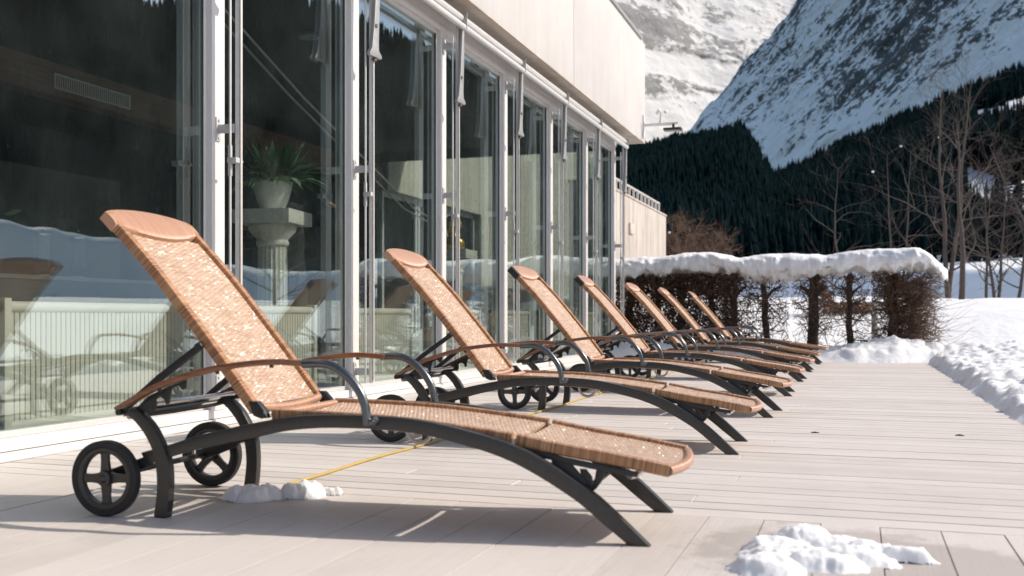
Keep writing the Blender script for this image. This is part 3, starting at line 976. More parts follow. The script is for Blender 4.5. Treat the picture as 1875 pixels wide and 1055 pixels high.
def build_indoor_things():
    # one finned radiator per bay
    def radiator(L):
        r = empty('radiator')
        MB().tube([(0,0,.735),(0,L,.735)], .030, 14).build('top_tube', M['radiator'], r)
        MB().tube([(0,0,.13),(0,L,.13)], .030, 14).build('bottom_tube', M['radiator'], r)
        f = MB()
        n = int(L/.036)
        for k in range(n):
            y = .03+(L-.06)*k/(n-1)
            f.box(-.012,.012,y-.0135,y+.0135,.155,.71)
        f.build('fins', M['radiator'], r)
        for y in (.0, L-.045):
            MB().box(-.035,.035,y,y+.045,.05,.78).tube([(.02,y+.02,.075),(.06,y+.02,.075)], .022, 10).build('post', M['radiator'], r, bevel=.004)
        return r
    spots = [2.75, 4.0, 5.62, 7.46, 9.30, 11.14, 12.98, 14.82]
    labs = ['cream finned radiator behind the first pane, left of its dark joint', 'cream finned radiator behind the nearest lounger backrest',
            'cream finned radiator beneath the fern pedestal', 'cream finned radiator behind the second lounger backrest', 'cream finned radiator behind the third lounger',
            'cream finned radiator behind the fourth lounger', 'cream finned radiator behind the last but one bay of glass', 'cream finned radiator in the bay next to the hedge']
    proto = radiator(1.48)
    first = radiator(1.16)
    for i, y in enumerate(spots):
        o = first if i == 0 else (proto if i == 1 else copy_tree(proto))
        o.location = (-4.05, y, .0)
        tag(o, labs[i], 'radiator', 'finned radiators along the glass')
    # pedestals
    def pedestal():
        p = empty('pedestal')
        def fl(a, z): return 1-.055*abs(math.sin(a*10))**.6
        MB().lathe([(.135,.0),(.135,.06),(.145,.075),(.145,.10),(.12,.125)], 0,0,.0, 40).box(-.19,.19,-.19,.19,-.06,-.001).build('base', M['limestone'], p)
        MB().lathe([(.122,.126),(.120,.50),(.118,.70)], 0,0,0, 80, fl).lathe([(.118,.704),(.116,.95),(.113,1.14)], 0,0,0, 80, fl).build('shaft', M['limestone'], p, smooth=60)
        MB().lathe([(.116,1.141),(.128,1.155),(.128,1.18),(.118,1.185),(.122,1.20),(.18,1.26),(.188,1.29),(.18,1.31)], 0,0,0, 40).box(-.235,.235,-.235,.235,1.311,1.418).build('capital', M['limestone'], p, bevel=.004)
        return p
    p1 = pedestal(); p1.location = (-4.35, 6.99, .095); p1.rotation_euler = (0,0,R(8))
    tag(p1, 'fluted limestone pedestal carrying the white fern pot', 'pedestal', 'stone pedestals indoors')
    p2 = copy_tree(p1); p2.location = (-4.55, 11.25, .06); p2.rotation_euler = (0,0,R(4))
    tag(p2, 'limestone pedestal carrying the golden bust, further along the glass', 'pedestal', 'stone pedestals indoors')
    # potted fern
    f = empty('potted_fern', (-4.35, 6.99, 1.514)); tag(f, 'bushy green fern in a white bowl pot on the stone pedestal', 'plant')
    MB().lathe([(.080,.0),(.094,.01),(.126,.09),(.147,.17),(.155,.225),(.144,.226),(.134,.20),(.02,.197)], 0,0,0, 32).build('pot', M['ceramic'], f, smooth=50)
    MB().lathe([(.02,.190),(.133,.199),(.02,.210)], 0,0,0, 20).build('soil', M['soil'], f)
    rr = random.Random(5)
    V = MB(); VP = MB()
    for k in range(330):
        a = rr.uniform(0, 2*math.pi); L = rr.uniform(.24,.50); up = rr.uniform(.45,1.45); 
        mb = VP if rr.random() < .22 else V
        d = Vector((math.cos(a), math.sin(a), 0)); side = Vector((-math.sin(a), math.cos(a), 0))
        base = Vector((0,0,.20)) + d*rr.uniform(.0,.10)
        tw = rr.uniform(-.6,.6)
        pts = []; wid = rr.uniform(.014,.032)
        n = 9
        for i in range(n):
            t = i/(n-1)
            p = base + d*(L*t*math.cos(up*.75)*(1-.1*t)) + Vector((0,0,1))*(L*(math.sin(up)*t - (.55+.2*(1-up))*t*t*(1.2-up*.55)))
            wv = 1+.35*math.sin(i*2.1+k)
            w = wid*math.sin(math.pi*min(1, .12+t*.9))**.7*wv
            s = (side*math.cos(tw*t) + Vector((0,0,1))*math.sin(tw*t))
            pts += [p-s*w, p+Vector((0,0,.006*math.sin(i*1.7))), p+s*w]
        fc = []
        for i in range(n-1):
            for q in (0,1):
                b0 = i*3+q; fc.append((b0,b0+1,b0+4,b0+3))
        mb.add(pts, fc)
    V.build('fronds', M['leaf_green'], f, smooth=0); VP.build('pale_fronds', M['leaf_pale'], f, smooth=0)
    # golden bust
    g = empty('golden_bust', (-4.55, 11.25, 1.478)); tag(g, 'small golden bald bust on a stone pedestal behind the glass', 'bust')
    mb = MB()
    prof = [(.10,.0),(.125,.03),(.13,.09),(.105,.14),(.055,.165),(.048,.20),(.07,.225),(.092,.27),(.098,.32),(.088,.37),(.055,.405),(.01,.417)]
    mb.lathe(prof, 0,0,0, 28, lambda a, z: 1+.12*math.cos(2*a)*(z < .17) + .05*math.cos(a)*(z > .2) + .03*math.sin(3*a+z*30)*(z < .15))
    mb.build('head_and_shoulders', M['gold'], g, smooth=60)
    MB().lathe([(.004,-.02),(.014,0),(.004,.025)], .10,.0,.30, 10).build('nose', M['gold'], g)
    for s in (-1, 1):
        MB().lathe([(.004,-.035),(.012,-.01),(.014,.012),(.004,.03)], .0, s*.097,.295, 10).build('ear', M['gold'], g)
    # counter with dispensers and lilies
    c = empty('counter', (-7.4, 7.6, .045)); tag(c, 'grey blue kitchen counter with door handles, deep in the hall', 'counter')
    MB().box(-.35,.35,-1.6,2.0,.02,.98).build('cabinet', M['cabinet'], c, bevel=.004)
    MB().box(-.38,.38,-1.64,2.04,.981,1.02).build('worktop', M['alu_grey'], c, bevel=.004)
    for y in (-1.0,-.2,.55,1.3):
        MB().tube([(.351,y,.70),(.385,y,.70),(.385,y,.86),(.351,y,.86)], .008, 8).build('handle', M['chrome'], c)
    def disp():
        d = empty('drink_dispenser')
        MB().lathe([(.062,.0),(.07,.01),(.07,.36),(.066,.365),(.064,.355),(.064,.02),(.01,.015)], 0,0,0, 24).build('cylinder', M['clear_glass'], d)
        MB().lathe([(.075,.366),(.075,.385),(.03,.40),(.012,.43),(.01,.45)], 0,0,0, 24).build('lid', M['chrome'], d)
        MB().lathe([(.075,-.02),(.075,-.001),(.02,-.0005)], 0,0,0, 20).tube([(.07,0,.06),(.13,0,.06),(.13,0,.03)], .010, 8).build('tap', M['chrome'], d)
        return d
    d1 = disp(); d1.location = (-7.3, 7.72, 1.087); tag(d1, 'left of two glass drink dispensers on the counter', 'drink dispenser', 'glass drink dispensers')
    d2 = copy_tree(d1); d2.location = (-7.3, 8.18, 1.087); tag(d2, 'right of two glass drink dispensers, nearer the white mullion', 'drink dispenser', 'glass drink dispensers')
    v = empty('lily_vase', (-7.2, 6.75, 1.066)); tag(v, 'dark vase of lilies on the counter behind the first pane', 'flower vase')
    MB().lathe([(.05,0),(.07,.02),(.08,.14),(.05,.24),(.06,.27),(.05,.265),(.04,.24)], 0,0,0, 20).build('vase', M['dark_window'], v)
    st = MB(); lf = MB(); bd = MB()
    for k in range(9):
        a = rr.uniform(0,6.28); L = rr.uniform(.35,.62)
        pts = [Vector((math.cos(a)*.02,math.sin(a)*.02,.2))]
        for i in range(1,7):
            t = i/6
            pts.append(Vector((math.cos(a)*L*.75*t*t, math.sin(a)*L*.75*t*t, .2+L*t*(1.1-.35*t*t))))
        st.tube(pts, .006, 6)
        for i in range(1,6):
            p = pts[i]; b2 = rr.uniform(0,6.28); d = Vector((math.cos(b2), math.sin(b2), .3)); s = d.cross(Vector((0,0,1))).normalized()
            lf.add([p, p+d*.07+s*.016, p+d*.16-Vector((0,0,.02)), p+d*.07-s*.016], [(0,1,2,3)])
        q = pts[-1]; d = (pts[-1]-pts[-2]).normalized()
        bd.tube([q, q+d*.03, q+d*.07, q+d*.10], [.006,.018,.014,.003], 8)
    st.build('stems', M['leaf_green'], v); lf.build('leaves', M['leaf_green'], v, smooth=0); bd.build('buds', M['leaf_pale'], v)

def build_person():
    """somebody in a dark jacket behind the fern pedestal, both arms reaching round it"""
    simple('jacket', (.014,.018,.018), .8, 0, .3, 14, .3); simple('skin', (.42,.24,.17), .5, 0, .12, 30); simple('hair', (.02,.014,.010), .6, 0, .4, 60, .4)
    ang = math.atan2(-.85, .53)
    t = empty('person', (-4.60, 7.60, .045), ang+math.pi/2)
    tag(t, 'person in a dark jacket behind the fern pedestal, arms reaching out on both sides', 'person')
    # local frame: -y faces the camera, +x to the picture right
    def skin(name, verts, edges, rad, m, sub=2, parent=t):
        me = bpy.data.meshes.new(name); me.from_pydata(verts, edges, [])
        o = bpy.data.objects.new(name, me); col.objects.link(o); o.parent = parent
        md = o.modifiers.new('Skin', 'SKIN'); md.use_smooth_shade = True
        for k, r in enumerate(rad): me.skin_vertices[0].data[k].radius = r if isinstance(r, tuple) else (r, r)
        me.skin_vertices[0].data[0].use_root = True
        s2 = o.modifiers.new('Subdivision', 'SUBSURF'); s2.levels = sub; s2.render_levels = sub
        me.materials.append(m); return o
    V = [(0,0,.98),(0,0,1.14),(0,-.01,1.34),(0,-.01,1.52),(-.04,-.02,1.60),
         (.10,0,.92),(.11,-.02,.52),(.11,.02,.09),(.12,-.10,.035),
         (-.10,0,.92),(-.11,-.02,.52),(-.11,.02,.09),(-.12,-.10,.035),
         (.19,-.01,1.53),(.30,-.12,1.62),(.345,-.20,1.585),
         (-.19,-.01,1.51),(-.30,-.10,1.33),(-.27,-.24,1.355)]
    E = [(0,1),(1,2),(2,3),(3,4),(0,5),(5,6),(6,7),(7,8),(0,9),(9,10),(10,11),(11,12),(3,13),(13,14),(14,15),(3,16),(16,17),(17,18)]
    Rd = [(.17,.12),(.155,.11),(.18,.125),(.14,.09),.055,.10,.07,.045,.04,.10,.07,.045,.04,.072,.052,.034,.072,.052,.034]
    skin('body', V, E, Rd, M['jacket'])
    for sgn, w, d in ((1, Vector((.345,-.20,1.585)), Vector((.55,-.55,-.25)).normalized()), (-1, Vector((-.27,-.24,1.355)), Vector((-.35,-.7,.1)).normalized())):
        up = Vector((0,0,1)); s = d.cross(up).normalized(); n = s.cross(d)
        hv = [w, w+d*.05, w+d*.085]; he = [(0,1),(1,2)]; hr = [.024,(.034,.018),(.036,.016)]
        for k, (off, L) in enumerate(((-.030,.066),(-.010,.076),(.010,.072),(.029,.056))):
            b = len(hv); base = w+d*.088+s*off
            hv += [base, base+d*L*.5-n*.008, base+d*L*.9-n*.026]; he += [(2,b),(b,b+1),(b+1,b+2)]; hr += [.0095,.0088,.0075]
        b = len(hv); tb = w+d*.03+s*(-.034*sgn); hv += [tb, tb+d*.035+s*(-.022*sgn), tb+d*.065+s*(-.020*sgn)-n*.012]; he += [(0,b),(b,b+1),(b+1,b+2)]; hr += [.013,.011,.009]
        skin('hand', [tuple(q) for q in hv], he, hr, M['skin'])
    hd = MB().lathe([(.045,-.13),(.062,-.105),(.075,-.06),(.084,0),(.088,.05),(.080,.095),(.05,.128),(.01,.138)], -.06,-.03,1.75, 28, lambda a, z: 1+.10*abs(math.sin(a))**2-.03*(z < -.05))
    hd.tube([(-.06,-.118,1.78),(-.06,-.138,1.745),(-.06,-.120,1.735)], [.008,.014,.010], 8).tube([(-.082,-.112,1.69),(-.038,-.112,1.69)], .006, 6)
    for s in (-1, 1): hd.lathe([(.004,-.028),(.013,-.01),(.014,.012),(.005,.03)], -.06+s*.088,-.02,1.75, 10)
    h = hd.build('head', M['skin'], t, smooth=60)
    ey = MB()
    for s in (-1, 1): ey.lathe([(.002,-.008),(.010,0),(.002,.008)], -.06+s*.032,-.108,1.775, 8)
    ey.build('eyes', M['dark_window'], h)
    MB().lathe([(.085,-.04),(.096,.02),(.098,.07),(.085,.115),(.05,.145),(.01,.152)], -.06,-.012,1.755, 28, lambda a, z: 1+.10*abs(math.sin(a))**2).build('hair', M['hair'], t, smooth=60)

# ------------------------------------------------------------------ ground
DECK_R = .985; DECK_Y = 16.35; BORDER_Y = 3.535

def build_deck():
    rr = random.Random(3)
    mb = MB()
    w = .1345; y = BORDER_Y+.003
    while y < DECK_Y:
        x = -3.79; first = True
        while x < DECK_R:
            L = rr.uniform(1.2, 3.6) if first else 4.0
            first = False
            x1 = min(DECK_R+rr.uniform(-.012,.012), x+L)
            if DECK_R-x1 < .4: x1 = DECK_R+rr.uniform(-.012,.012)
            dz = rr.uniform(-.0012, .0012)
            mb.box(x+.0012, x1-.0012, y, y+w-.0052, -.03, dz)
            x = x1
            if x > DECK_R-.3: break
        y += w
    o = mb.build('deck', M['deck_across'], None, bevel=.0022, smooth=0, seg=1); tag(o, 'pale composite deck boards running across the terrace', 'deck', kind='structure')
    mb = MB()
    pitch = .1835; x = -.482-pitch*18
    # one cross board sits right at the joint, the border boards run towards the camera
    k = 0
    while x < DECK_R+.5:
        y0 = -3.5; 
        cut = rr.uniform(.2, 2.4)
        dz = rr.uniform(-.001,.001)
        mb.box(x+.0019, x+pitch-.0019, y0, cut-.002, -.03, dz)
        mb.box(x+.0019, x+pitch-.0019, cut+.002, BORDER_Y-.003, -.03, dz+rr.uniform(-.001,.001))
        x += pitch
    o = mb.build('deck_border', M['deck_along'], None, bevel=0, smooth=0); tag(o, 'border of deck boards pointing at the camera', 'deck', kind='structure')
    # one solid dark slab under the boards, so the gaps show dark
    o = MB().box(-3.95, DECK_R-.03, -3.5, DECK_Y-.02, -.12, -.034).build('deck_base', M['litter'], None, smooth=0)
    tag(o, kind='structure')

def inner(x, y):
    """1 under the deck and the building, 0 in the open snow"""
    m = np.maximum(np.maximum(x-DECK_R, y-DECK_Y), -12.2-x)
    return 1-sstep(.1, 1.6, m)

def ground_z(x, y):
    r = np.hypot(x, y); az = np.degrees(np.arctan2(x, y))
    z = .14 + .04*fbm(x*.6, y*.6, o=3, seed=3)
    hump = sstep(18.2, 22.5, r)*.60 + sstep(22, 30, r)*.50
    dip = sstep(32, 42, r)*.55
    # a steep bank added across the meadow, shaped so its face lies in shade
    u = .6*x + .8*y + .9*fbm(x*.07, y*.07, o=3, seed=13)
    hb = 2.5 + 2.3*sstep(12, 32, az)
    hb = np.interp(az, [-20,6,22,26,29,33,38,42,50], [2.8,2.7,2.5,2.5,2.9,4.3,4.8,5.3,5.6])
    hb = hb*(1 + .20*fbm(az*.22, r*.01, o=4, seed=17)) + .35*fbm(x*.25, y*.25, o=3, seed=18)
    rise = np.clip((u-50.0)/2.6, 0, 1)*hb + sstep(56, 122, r)*1.0
    front = sstep(-70, -20, az)*sstep(110, 70, az)
    z = z + (hump - dip + rise)*np.maximum(front, .25) + .20*fbm(x*.17, y*.17, o=4, seed=9)*sstep(8, 30, r)
    # trampled trough between the deck edge and the meadow
    z = z - .32*np.exp(-((y-16.6-.22*(x-2))/1.3)**2)*sstep(1.0, 2.2, x)*sstep(9,4,x)*.0
    z = z*(1-inner(x, y)) - .35*inner(x, y)
    return z

E1 = [(-60,7),(-14,8.6),(-12.1,8.7),(-9.2,9.4),(-7.6,9.6),(-6.1,10.0),(-5.6,9.6),(-5.25,8.9),(-5.0,8.8),(-4.7,7.7),(-4.45,7.3),(-4.0,7.4),(-2.1,7.9),(1,9.3),(4.7,10.9),(7.9,12.0),(12,12.2),(18.7,11.7),(20.5,13.3),(24.5,14.9),(26.3,15.6),(29,16.6),(33,16.9),(38,15.9),(45,18.2),(60,18),(90,12)]
def skyline(az):
    a = np.array(E1); return np.interp(az + .34*fbm(az*2.2, az*0, o=4, seed=87), a[:,0], a[:,1]) + .27 + .16*fbm(az*2.6, az*0+7, o=4, seed=88)

HR0, HR1 = 118.0, 1400.0
def hill_z(x, y):
    r = np.hypot(x, y); az = np.degrees(np.arctan2(x, y))
    z0 = ground_z(np.sin(np.radians(az))*HR0, np.cos(np.radians(az))*HR0)
    e2 = skyline(az)
    z1 = .7 + HR1*np.tan(np.radians(e2)) - 15
    t = np.clip((r-HR0)/(HR1-HR0), 0, 1.35)
    z = z0 + (z1-z0)*np.minimum(t, 1)**1.16 - np.maximum(t-1, 0)*300
    z = z + fbm(x*.006, y*.006, o=4, seed=21)*9*sstep(0, .25, t)*sstep(1.05, .8, t)
    return z
def clearing(az, e):
    e = e - .27; n = fbm(az*.9, e*1.3, o=3, seed=5); az = az + .6*fbm(az*1.6, e*1.9, o=4, seed=6)
    a = sstep(4.8, 5.6, az)*sstep(9.6, 8.8, az)*sstep(4.2, 4.6, e+n*1.1)*sstep(7.0, 6.5, e+n*1.1)
    b = sstep(5.2, 6.0, az)*sstep(11, 10, az)*sstep(8.5, 8.9, e+n*.3-(az-6)*.32)*sstep(10.2, 9.9, e+n*.3-(az-6)*.32)
    c = sstep(6.2, 6.7, az)*sstep(8.6, 8.0, az)*sstep(7.6, 7.9, e)*sstep(9.6, 9.2, e)*.6
    return np.clip(a+b+c, 0, 1)

def build_terrain():
    az = np.concatenate([np.linspace(-180,-20,70), np.linspace(-19.5,50,250), np.linspace(51,180,60)])
    rad = np.concatenate([np.linspace(.5, 2.0, 4), np.geomspace(2.3, 46, 130), np.linspace(46.4, 78, 90), np.geomspace(79, 122, 20)])
    A, Rr = np.meshgrid(np.radians(az), rad, indexing='ij')
    X, Y = Rr*np.sin(A), Rr*np.cos(A)
    Z = ground_z(X, Y)
    V = np.stack([X, Y, Z], -1).reshape(-1, 3)
    o = np_obj('snow_ground', V, grid_faces(len(az), len(rad))[:, ::-1], M['snow_far']); tag(o, 'open snow field sloping up beyond the terrace', 'snow', kind='structure')
    # wooded hillside
    az = np.linspace(-62, 92, 620); rad = HR0-1 + (HR1*1.3-HR0)*np.linspace(0, 1, 90)**1.3
    A, Rr = np.meshgrid(np.radians(az), rad, indexing='ij')
    X, Y = Rr*np.sin(A), Rr*np.cos(A); Z = hill_z(X, Y)
    e = np.degrees(np.arctan2(Z-.7, Rr)); ad = np.degrees(A)
    edge = sstep(3.6, 2.6, e)*(ad < 14)
    sn = np.clip(clearing(ad, e)*1.2 + edge*1.2, 0, 1) + .08
    o = np_obj('hillside', np.stack([X,Y,Z],-1).reshape(-1,3), grid_faces(len(az), len(rad))[:, ::-1], M['forest_floor'], attrs={'snowy': sn}); tag(o, 'dark wooded hillside under the cliffs', 'hillside', kind='structure')
    # steep cliff face, in shade
    def cliff():
        az = np.linspace(-10.5, 32, 760); t = np.linspace(0, 1, 300)
        RE = np.array([(-11,8.6),(-9.6,9.0),(-8.6,10.0),(-7.9,11.0),(-7,11.9),(-6,13.3),(-5,14.3),(-4,15.4),(-2.8,16.8),(-1,19),(3,23),(8,21),(12,16),(16,10.6),(20,8),(32,5)])
        e2 = np.interp(az, RE[:,0], RE[:,1]) + .27 + .22*fbm(az*2.2, az*0, o=5, seed=31)
        A, T = np.meshgrid(np.radians(az), t, indexing='ij')
        ad = np.degrees(A)
        rb = 2350 - 38*ad
        rt = rb + 760 + 0*ad
        z0 = rb*math.tan(R(4.0)); z1 = rt*np.tan(np.radians(e2))[:,None]
        r = rb + (rt-rb)*T
        z = z0 + (z1-z0)*T**.94
        X, Y = r*np.sin(A), r*np.cos(A)
        # strata: bands climbing to the right
        s = X*.72 + z*.70; q = -X*.70 + z*.72
        d1 = fbm(s*.0022, q*.010, Y*.001, o=6, seed=41, ridged=True, gain=.55)
        d2 = fbm(s*.0016, q*.0032, o=5, seed=43)
        d3 = fbm(s*.013, q*.045, o=4, seed=47)
        dis = 60*d2 + 34*d1 + 16*d3
        fade = sstep(0, .04, T)
        X = X - .45*dis*fade*0 ; Y = Y - dis*fade; z = z + .35*dis*fade*sstep(1, .93, T)
        # rock shows where it is steep or on named crags
        big = fbm(s*.0026, q*.0045, o=4, seed=53)
        rock = .47 - .14*d1 + .13*big + .30*d3 + .30*fbm(s*.03, q*.11, o=3, seed=59)
        ledge = np.clip(fbm(s*.0011+.4*d2, q*.013+.5*d2, o=3, seed=63, ridged=True), 0, 1)**3
        gul = np.clip(fbm(s*.0085+.6*d2, q*.0012, o=3, seed=65, ridged=True), 0, 1)**3
        but = fbm(s*.0048+.5*d2, q*.0020, o=4, seed=67)
        rock = rock + .10 - .42*ledge - .34*gul + .26*but  # snow ledges, gullies and rock buttresses, coloured in place of relief shading
        # bare crags seen in the middle of the face
        el = np.degrees(np.arctan2(z-.7, np.hypot(X,Y)))
        for (ca, ce, wa, we, st) in ((.9,13.2,1.5,2.6,.42),(-1.4,10.2,.9,1.0,.55),(-3.0,8.8,1.5,.8,.40),(2.6,15.2,1.6,1.6,.3),(-6.6,11.2,1.6,.5,.22),(-4.6,12.6,1.4,.8,.2)):
            u = (ad-ca); v = (el-ce)
            uu = u*.6+v*.3; vv = -u*.35+v*.8
            rock = rock + .60*st*np.exp(-((uu/wa)**2+(vv/we)**2))*(1+.5*d3)
        # clean snow apron above the trees
        sky = np.interp(ad, np.array(E1)[:,0], np.array(E1)[:,1])
        apron = sstep(2.6, .6, el-sky-.35*fbm(ad*1.2, el, o=3, seed=61))*sstep(-5.0,-3.4,ad)
        gully = np.exp(-((ad+4.45-.10*(el-8))/.42)**2)*sstep(10.6, 9.4, el)
        rock = rock - .55*apron - .8*gully - .25*np.exp(-((vv_band(ad, el))/.35)**2)
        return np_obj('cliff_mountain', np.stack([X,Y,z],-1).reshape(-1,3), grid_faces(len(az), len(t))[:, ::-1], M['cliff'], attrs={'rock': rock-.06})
    def vv_band(ad, el):
        return (el-12.2) - .95*(ad+5.0)
    o = cliff(); tag(o, 'steep shaded rock face streaked with snow', 'mountain', kind='structure')
    # sunlit peak far behind
    az = np.linspace(-16, 3, 420); t = np.linspace(0, 1, 260)
    A, T = np.meshgrid(np.radians(az), t, indexing='ij'); ad = np.degrees(A)
    r = 6200 + 2300*T + 120*(ad+12)
    z = 700 + (3300 + 260*fbm(ad*.25, ad*0+3, o=3, seed=71) - 60*(ad+12))*T**1.05
    X, Y = r*np.sin(A), r*np.cos(A)
    band = fbm(z*.0062+.5*fbm(X*.0009, Y*.0009, o=4, seed=81), X*.0005+5, o=4, seed=83)
    d1 = fbm(X*.0011+z*.0006, z*.0013, o=6, seed=77, ridged=True)
    d2 = fbm(X*.006, z*.009, o=5, seed=79)
    wob = fbm(X*.0012, z*.0012, o=3, seed=86)
    cl = fbm(X*.0016-z*.0006+.4*wob, z*.0040+.5*wob, o=6, seed=85, gain=.6)
    Y = Y - 70*d1 - 24*d2 - 45*sstep(.1,.4,cl); z = z + 50*d1 + 20*d2
    el = np.degrees(np.arctan2(z, np.hypot(X,Y)))
    rock = .24 + .46*sstep(.04,.34,cl) + .30*d2 - .18*sstep(-.2,.6,d1) + .40*sstep(9.6,8.2,el) + .28*np.exp(-((el-15.8+.25*(ad+11))/.7)**2)*sstep(-8,-10,ad)
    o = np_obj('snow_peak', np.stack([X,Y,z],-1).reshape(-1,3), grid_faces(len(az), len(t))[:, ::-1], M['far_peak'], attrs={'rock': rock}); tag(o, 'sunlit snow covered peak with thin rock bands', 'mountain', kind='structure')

def conifer_template(tiers, sides, seed):
    rr = random.Random(seed); V = []; F = []
    for k in range(tiers):
        z0 = .06 + .84*k/tiers; z1 = min(1, z0 + 1.75*(1.0/tiers)*(1-.15*k/tiers)); 
        if k == tiers-1: z1 = 1.0
        r = .118*(1-z0)**.85 + .010
        b = len(V); V.append((rr.uniform(-.01,.01), rr.uniform(-.01,.01), z1))
        for s in range(sides):
            a = 2*math.pi*(s+rr.uniform(-.3,.3))/sides
            q = r*(1.0 if s % 2 else .62)*rr.uniform(.8,1.2)
            V.append((q*math.cos(a), q*math.sin(a), z0-(.03 if s % 2 else -.015)+rr.uniform(-.015,.015)))
        for s in range(sides):
            F.append((b, b+1+s, b+1+(s+1) % sides))
    return np.array(V), np.array(F)

def build_forest():
    n = 56000
    a = np.concatenate([rng.uniform(-14.5, 10, int(n*.62)), rng.uniform(10, 50, n-int(n*.62))])
    t = rng.uniform(0, 1, n)**.85
    start = np.where(a < 14, 150, 150)
    r = start + (HR1+20-start)*t
    x, y = r*np.sin(np.radians(a)), r*np.cos(np.radians(a))
    z = hill_z(x, y); e = np.degrees(np.arctan2(z-.7, r))
    thin = fbm(x*.012, y*.012, o=3, seed=91)
    keep = (clearing(a, e) < rng.uniform(.08, .75, n)) & (thin > -.55)
    a, r, x, y, z = a[keep], r[keep], x[keep], y[keep], z[keep]
    h = rng.uniform(12, 25, len(x))*(1+.25*fbm(x*.01, y*.01, o=2, seed=92))*np.interp(r, [140, 750, 1100, 1420], [.36, 1, 1.0, 1.35])
    VS = []; FS = []; base = 0
    tp = [conifer_template(4, 8, 1), conifer_template(5, 8, 2), conifer_template(4, 10, 3)]
    for k in range(3):
        idx = np.where(np.arange(len(x)) % 3 == k)[0]
        tv, tf = tp[k]
        ang = rng.uniform(0, 6.28, len(idx)); ca, sa = np.cos(ang), np.sin(ang)
        H = h[idx][:,None]; wd = (H[:,0]*rng.uniform(.85,1.25,len(idx)))[:,None]
        px = (tv[None,:,0]*ca[:,None]-tv[None,:,1]*sa[:,None])*wd + x[idx][:,None]
        py = (tv[None,:,0]*sa[:,None]+tv[None,:,1]*ca[:,None])*wd + y[idx][:,None]
        pz = tv[None,:,2]*H + z[idx][:,None]-.5
        V = np.stack([px,py,pz],-1).reshape(-1,3)
        F = (tf[None]+ (np.arange(len(idx))*len(tv))[:,None,None]).reshape(-1,3)+base
        base += len(V); VS.append(V); FS.append(F)
    o = np_obj('spruce_forest', np.concatenate(VS), np.concatenate(FS), M['conifer'], smooth=False)
    tag(o, 'dark spruce forest covering the slopes below the cliffs', 'forest', kind='stuff')

def spruce(name, x, y, h, label, seed):
    rr = random.Random(seed); z = float(hill_z(np.array([x]), np.array([y]))[0]) if math.hypot(x,y) > HR0 else float(ground_z(np.array([x]), np.array([y]))[0])
    t = empty(name, (x, y, z-.3)); tag(t, label, 'tree', 'single spruces on the snowy slope')
    MB().tube([(0,0,0),(0,0,h*.5),(0,0,h*.96)], [h*.018,h*.011,h*.002], 8).build('trunk', M['bark'], t)
    mb = MB(); V = []; F = []
    n = int(190)
    for k in range(n):
        u = (k/n)**.9; zz = h*(.05+.94*u); L = h*.19*(1-u)**.8*rr.uniform(.6,1.15)+.12
        a = k*2.399+rr.uniform(-.4,.4)
        d = Vector((math.cos(a), math.sin(a), 0)); s = Vector((-d.y, d.x, 0))
        base = Vector((0,0,zz)); droop = L*rr.uniform(.25,.5)
        m = 5
        for j in range(m):
            q = (j+.6)/m; p = base + d*L*q - Vector((0,0,droop*q*q-.1*L*q))
            w = L*.30*(1-q*.75)*rr.uniform(.7,1.2); l2 = L*.32
            b = len(V)
            V += [p-d*l2*.5, p+s*w-Vector((0,0,w*.35)), p+d*l2*.7-Vector((0,0,.1*L)), p-s*w-Vector((0,0,w*.35))]
            F.append((b,b+1,b+2,b+3))
    mb.add(V, F).build('crown', M['spruce_needles'], t, smooth=0)

# --------------------------------------------------------------- bare trees
def grow(mb, p, d, L, r, depth, rr, spread=.55, up=.25, wig=.18, kids=(2,4), twist=None):
    n = max(3, int(L/.28)) if L > .5 else 3
    pts = [p.copy()]; rad = [r]
    q = p.copy(); dd = d.normalized()
    for i in range(n):
        dd = (dd + Vector((rr.gauss(0,wig), rr.gauss(0,wig), rr.gauss(0,wig)+up*.12))).normalized()
        q = q + dd*(L/n); pts.append(q.copy()); rad.append(r*(1-.62*(i+1)/n))
    mb.tube(pts, rad, 6 if r > .03 else (4 if r > .012 else 3), cap=False)
    if depth <= 0: return pts
    k = rr.randint(*kids)
    for j in range(k):
        i = rr.randint(max(1, int(n*.3)), n)
        f = i/n
        a = rr.uniform(0, 2*math.pi)
        o = dd.orthogonal().normalized(); o.rotate(Matrix.Rotation(a, 3, dd))
        nd = (dd*(1-spread) + o*spread + Vector((0,0,up))).normalized()
        grow(mb, pts[i], nd, L*rr.uniform(.5,.78), max(.0035, rad[i]*rr.uniform(.5,.75)), depth-1, rr, spread, up, wig, kids)
    grow(mb, pts[-1], dd, L*rr.uniform(.5,.75), max(.0035, rad[-1]*.95), depth-1, rr, spread, up, wig, kids)
    return pts

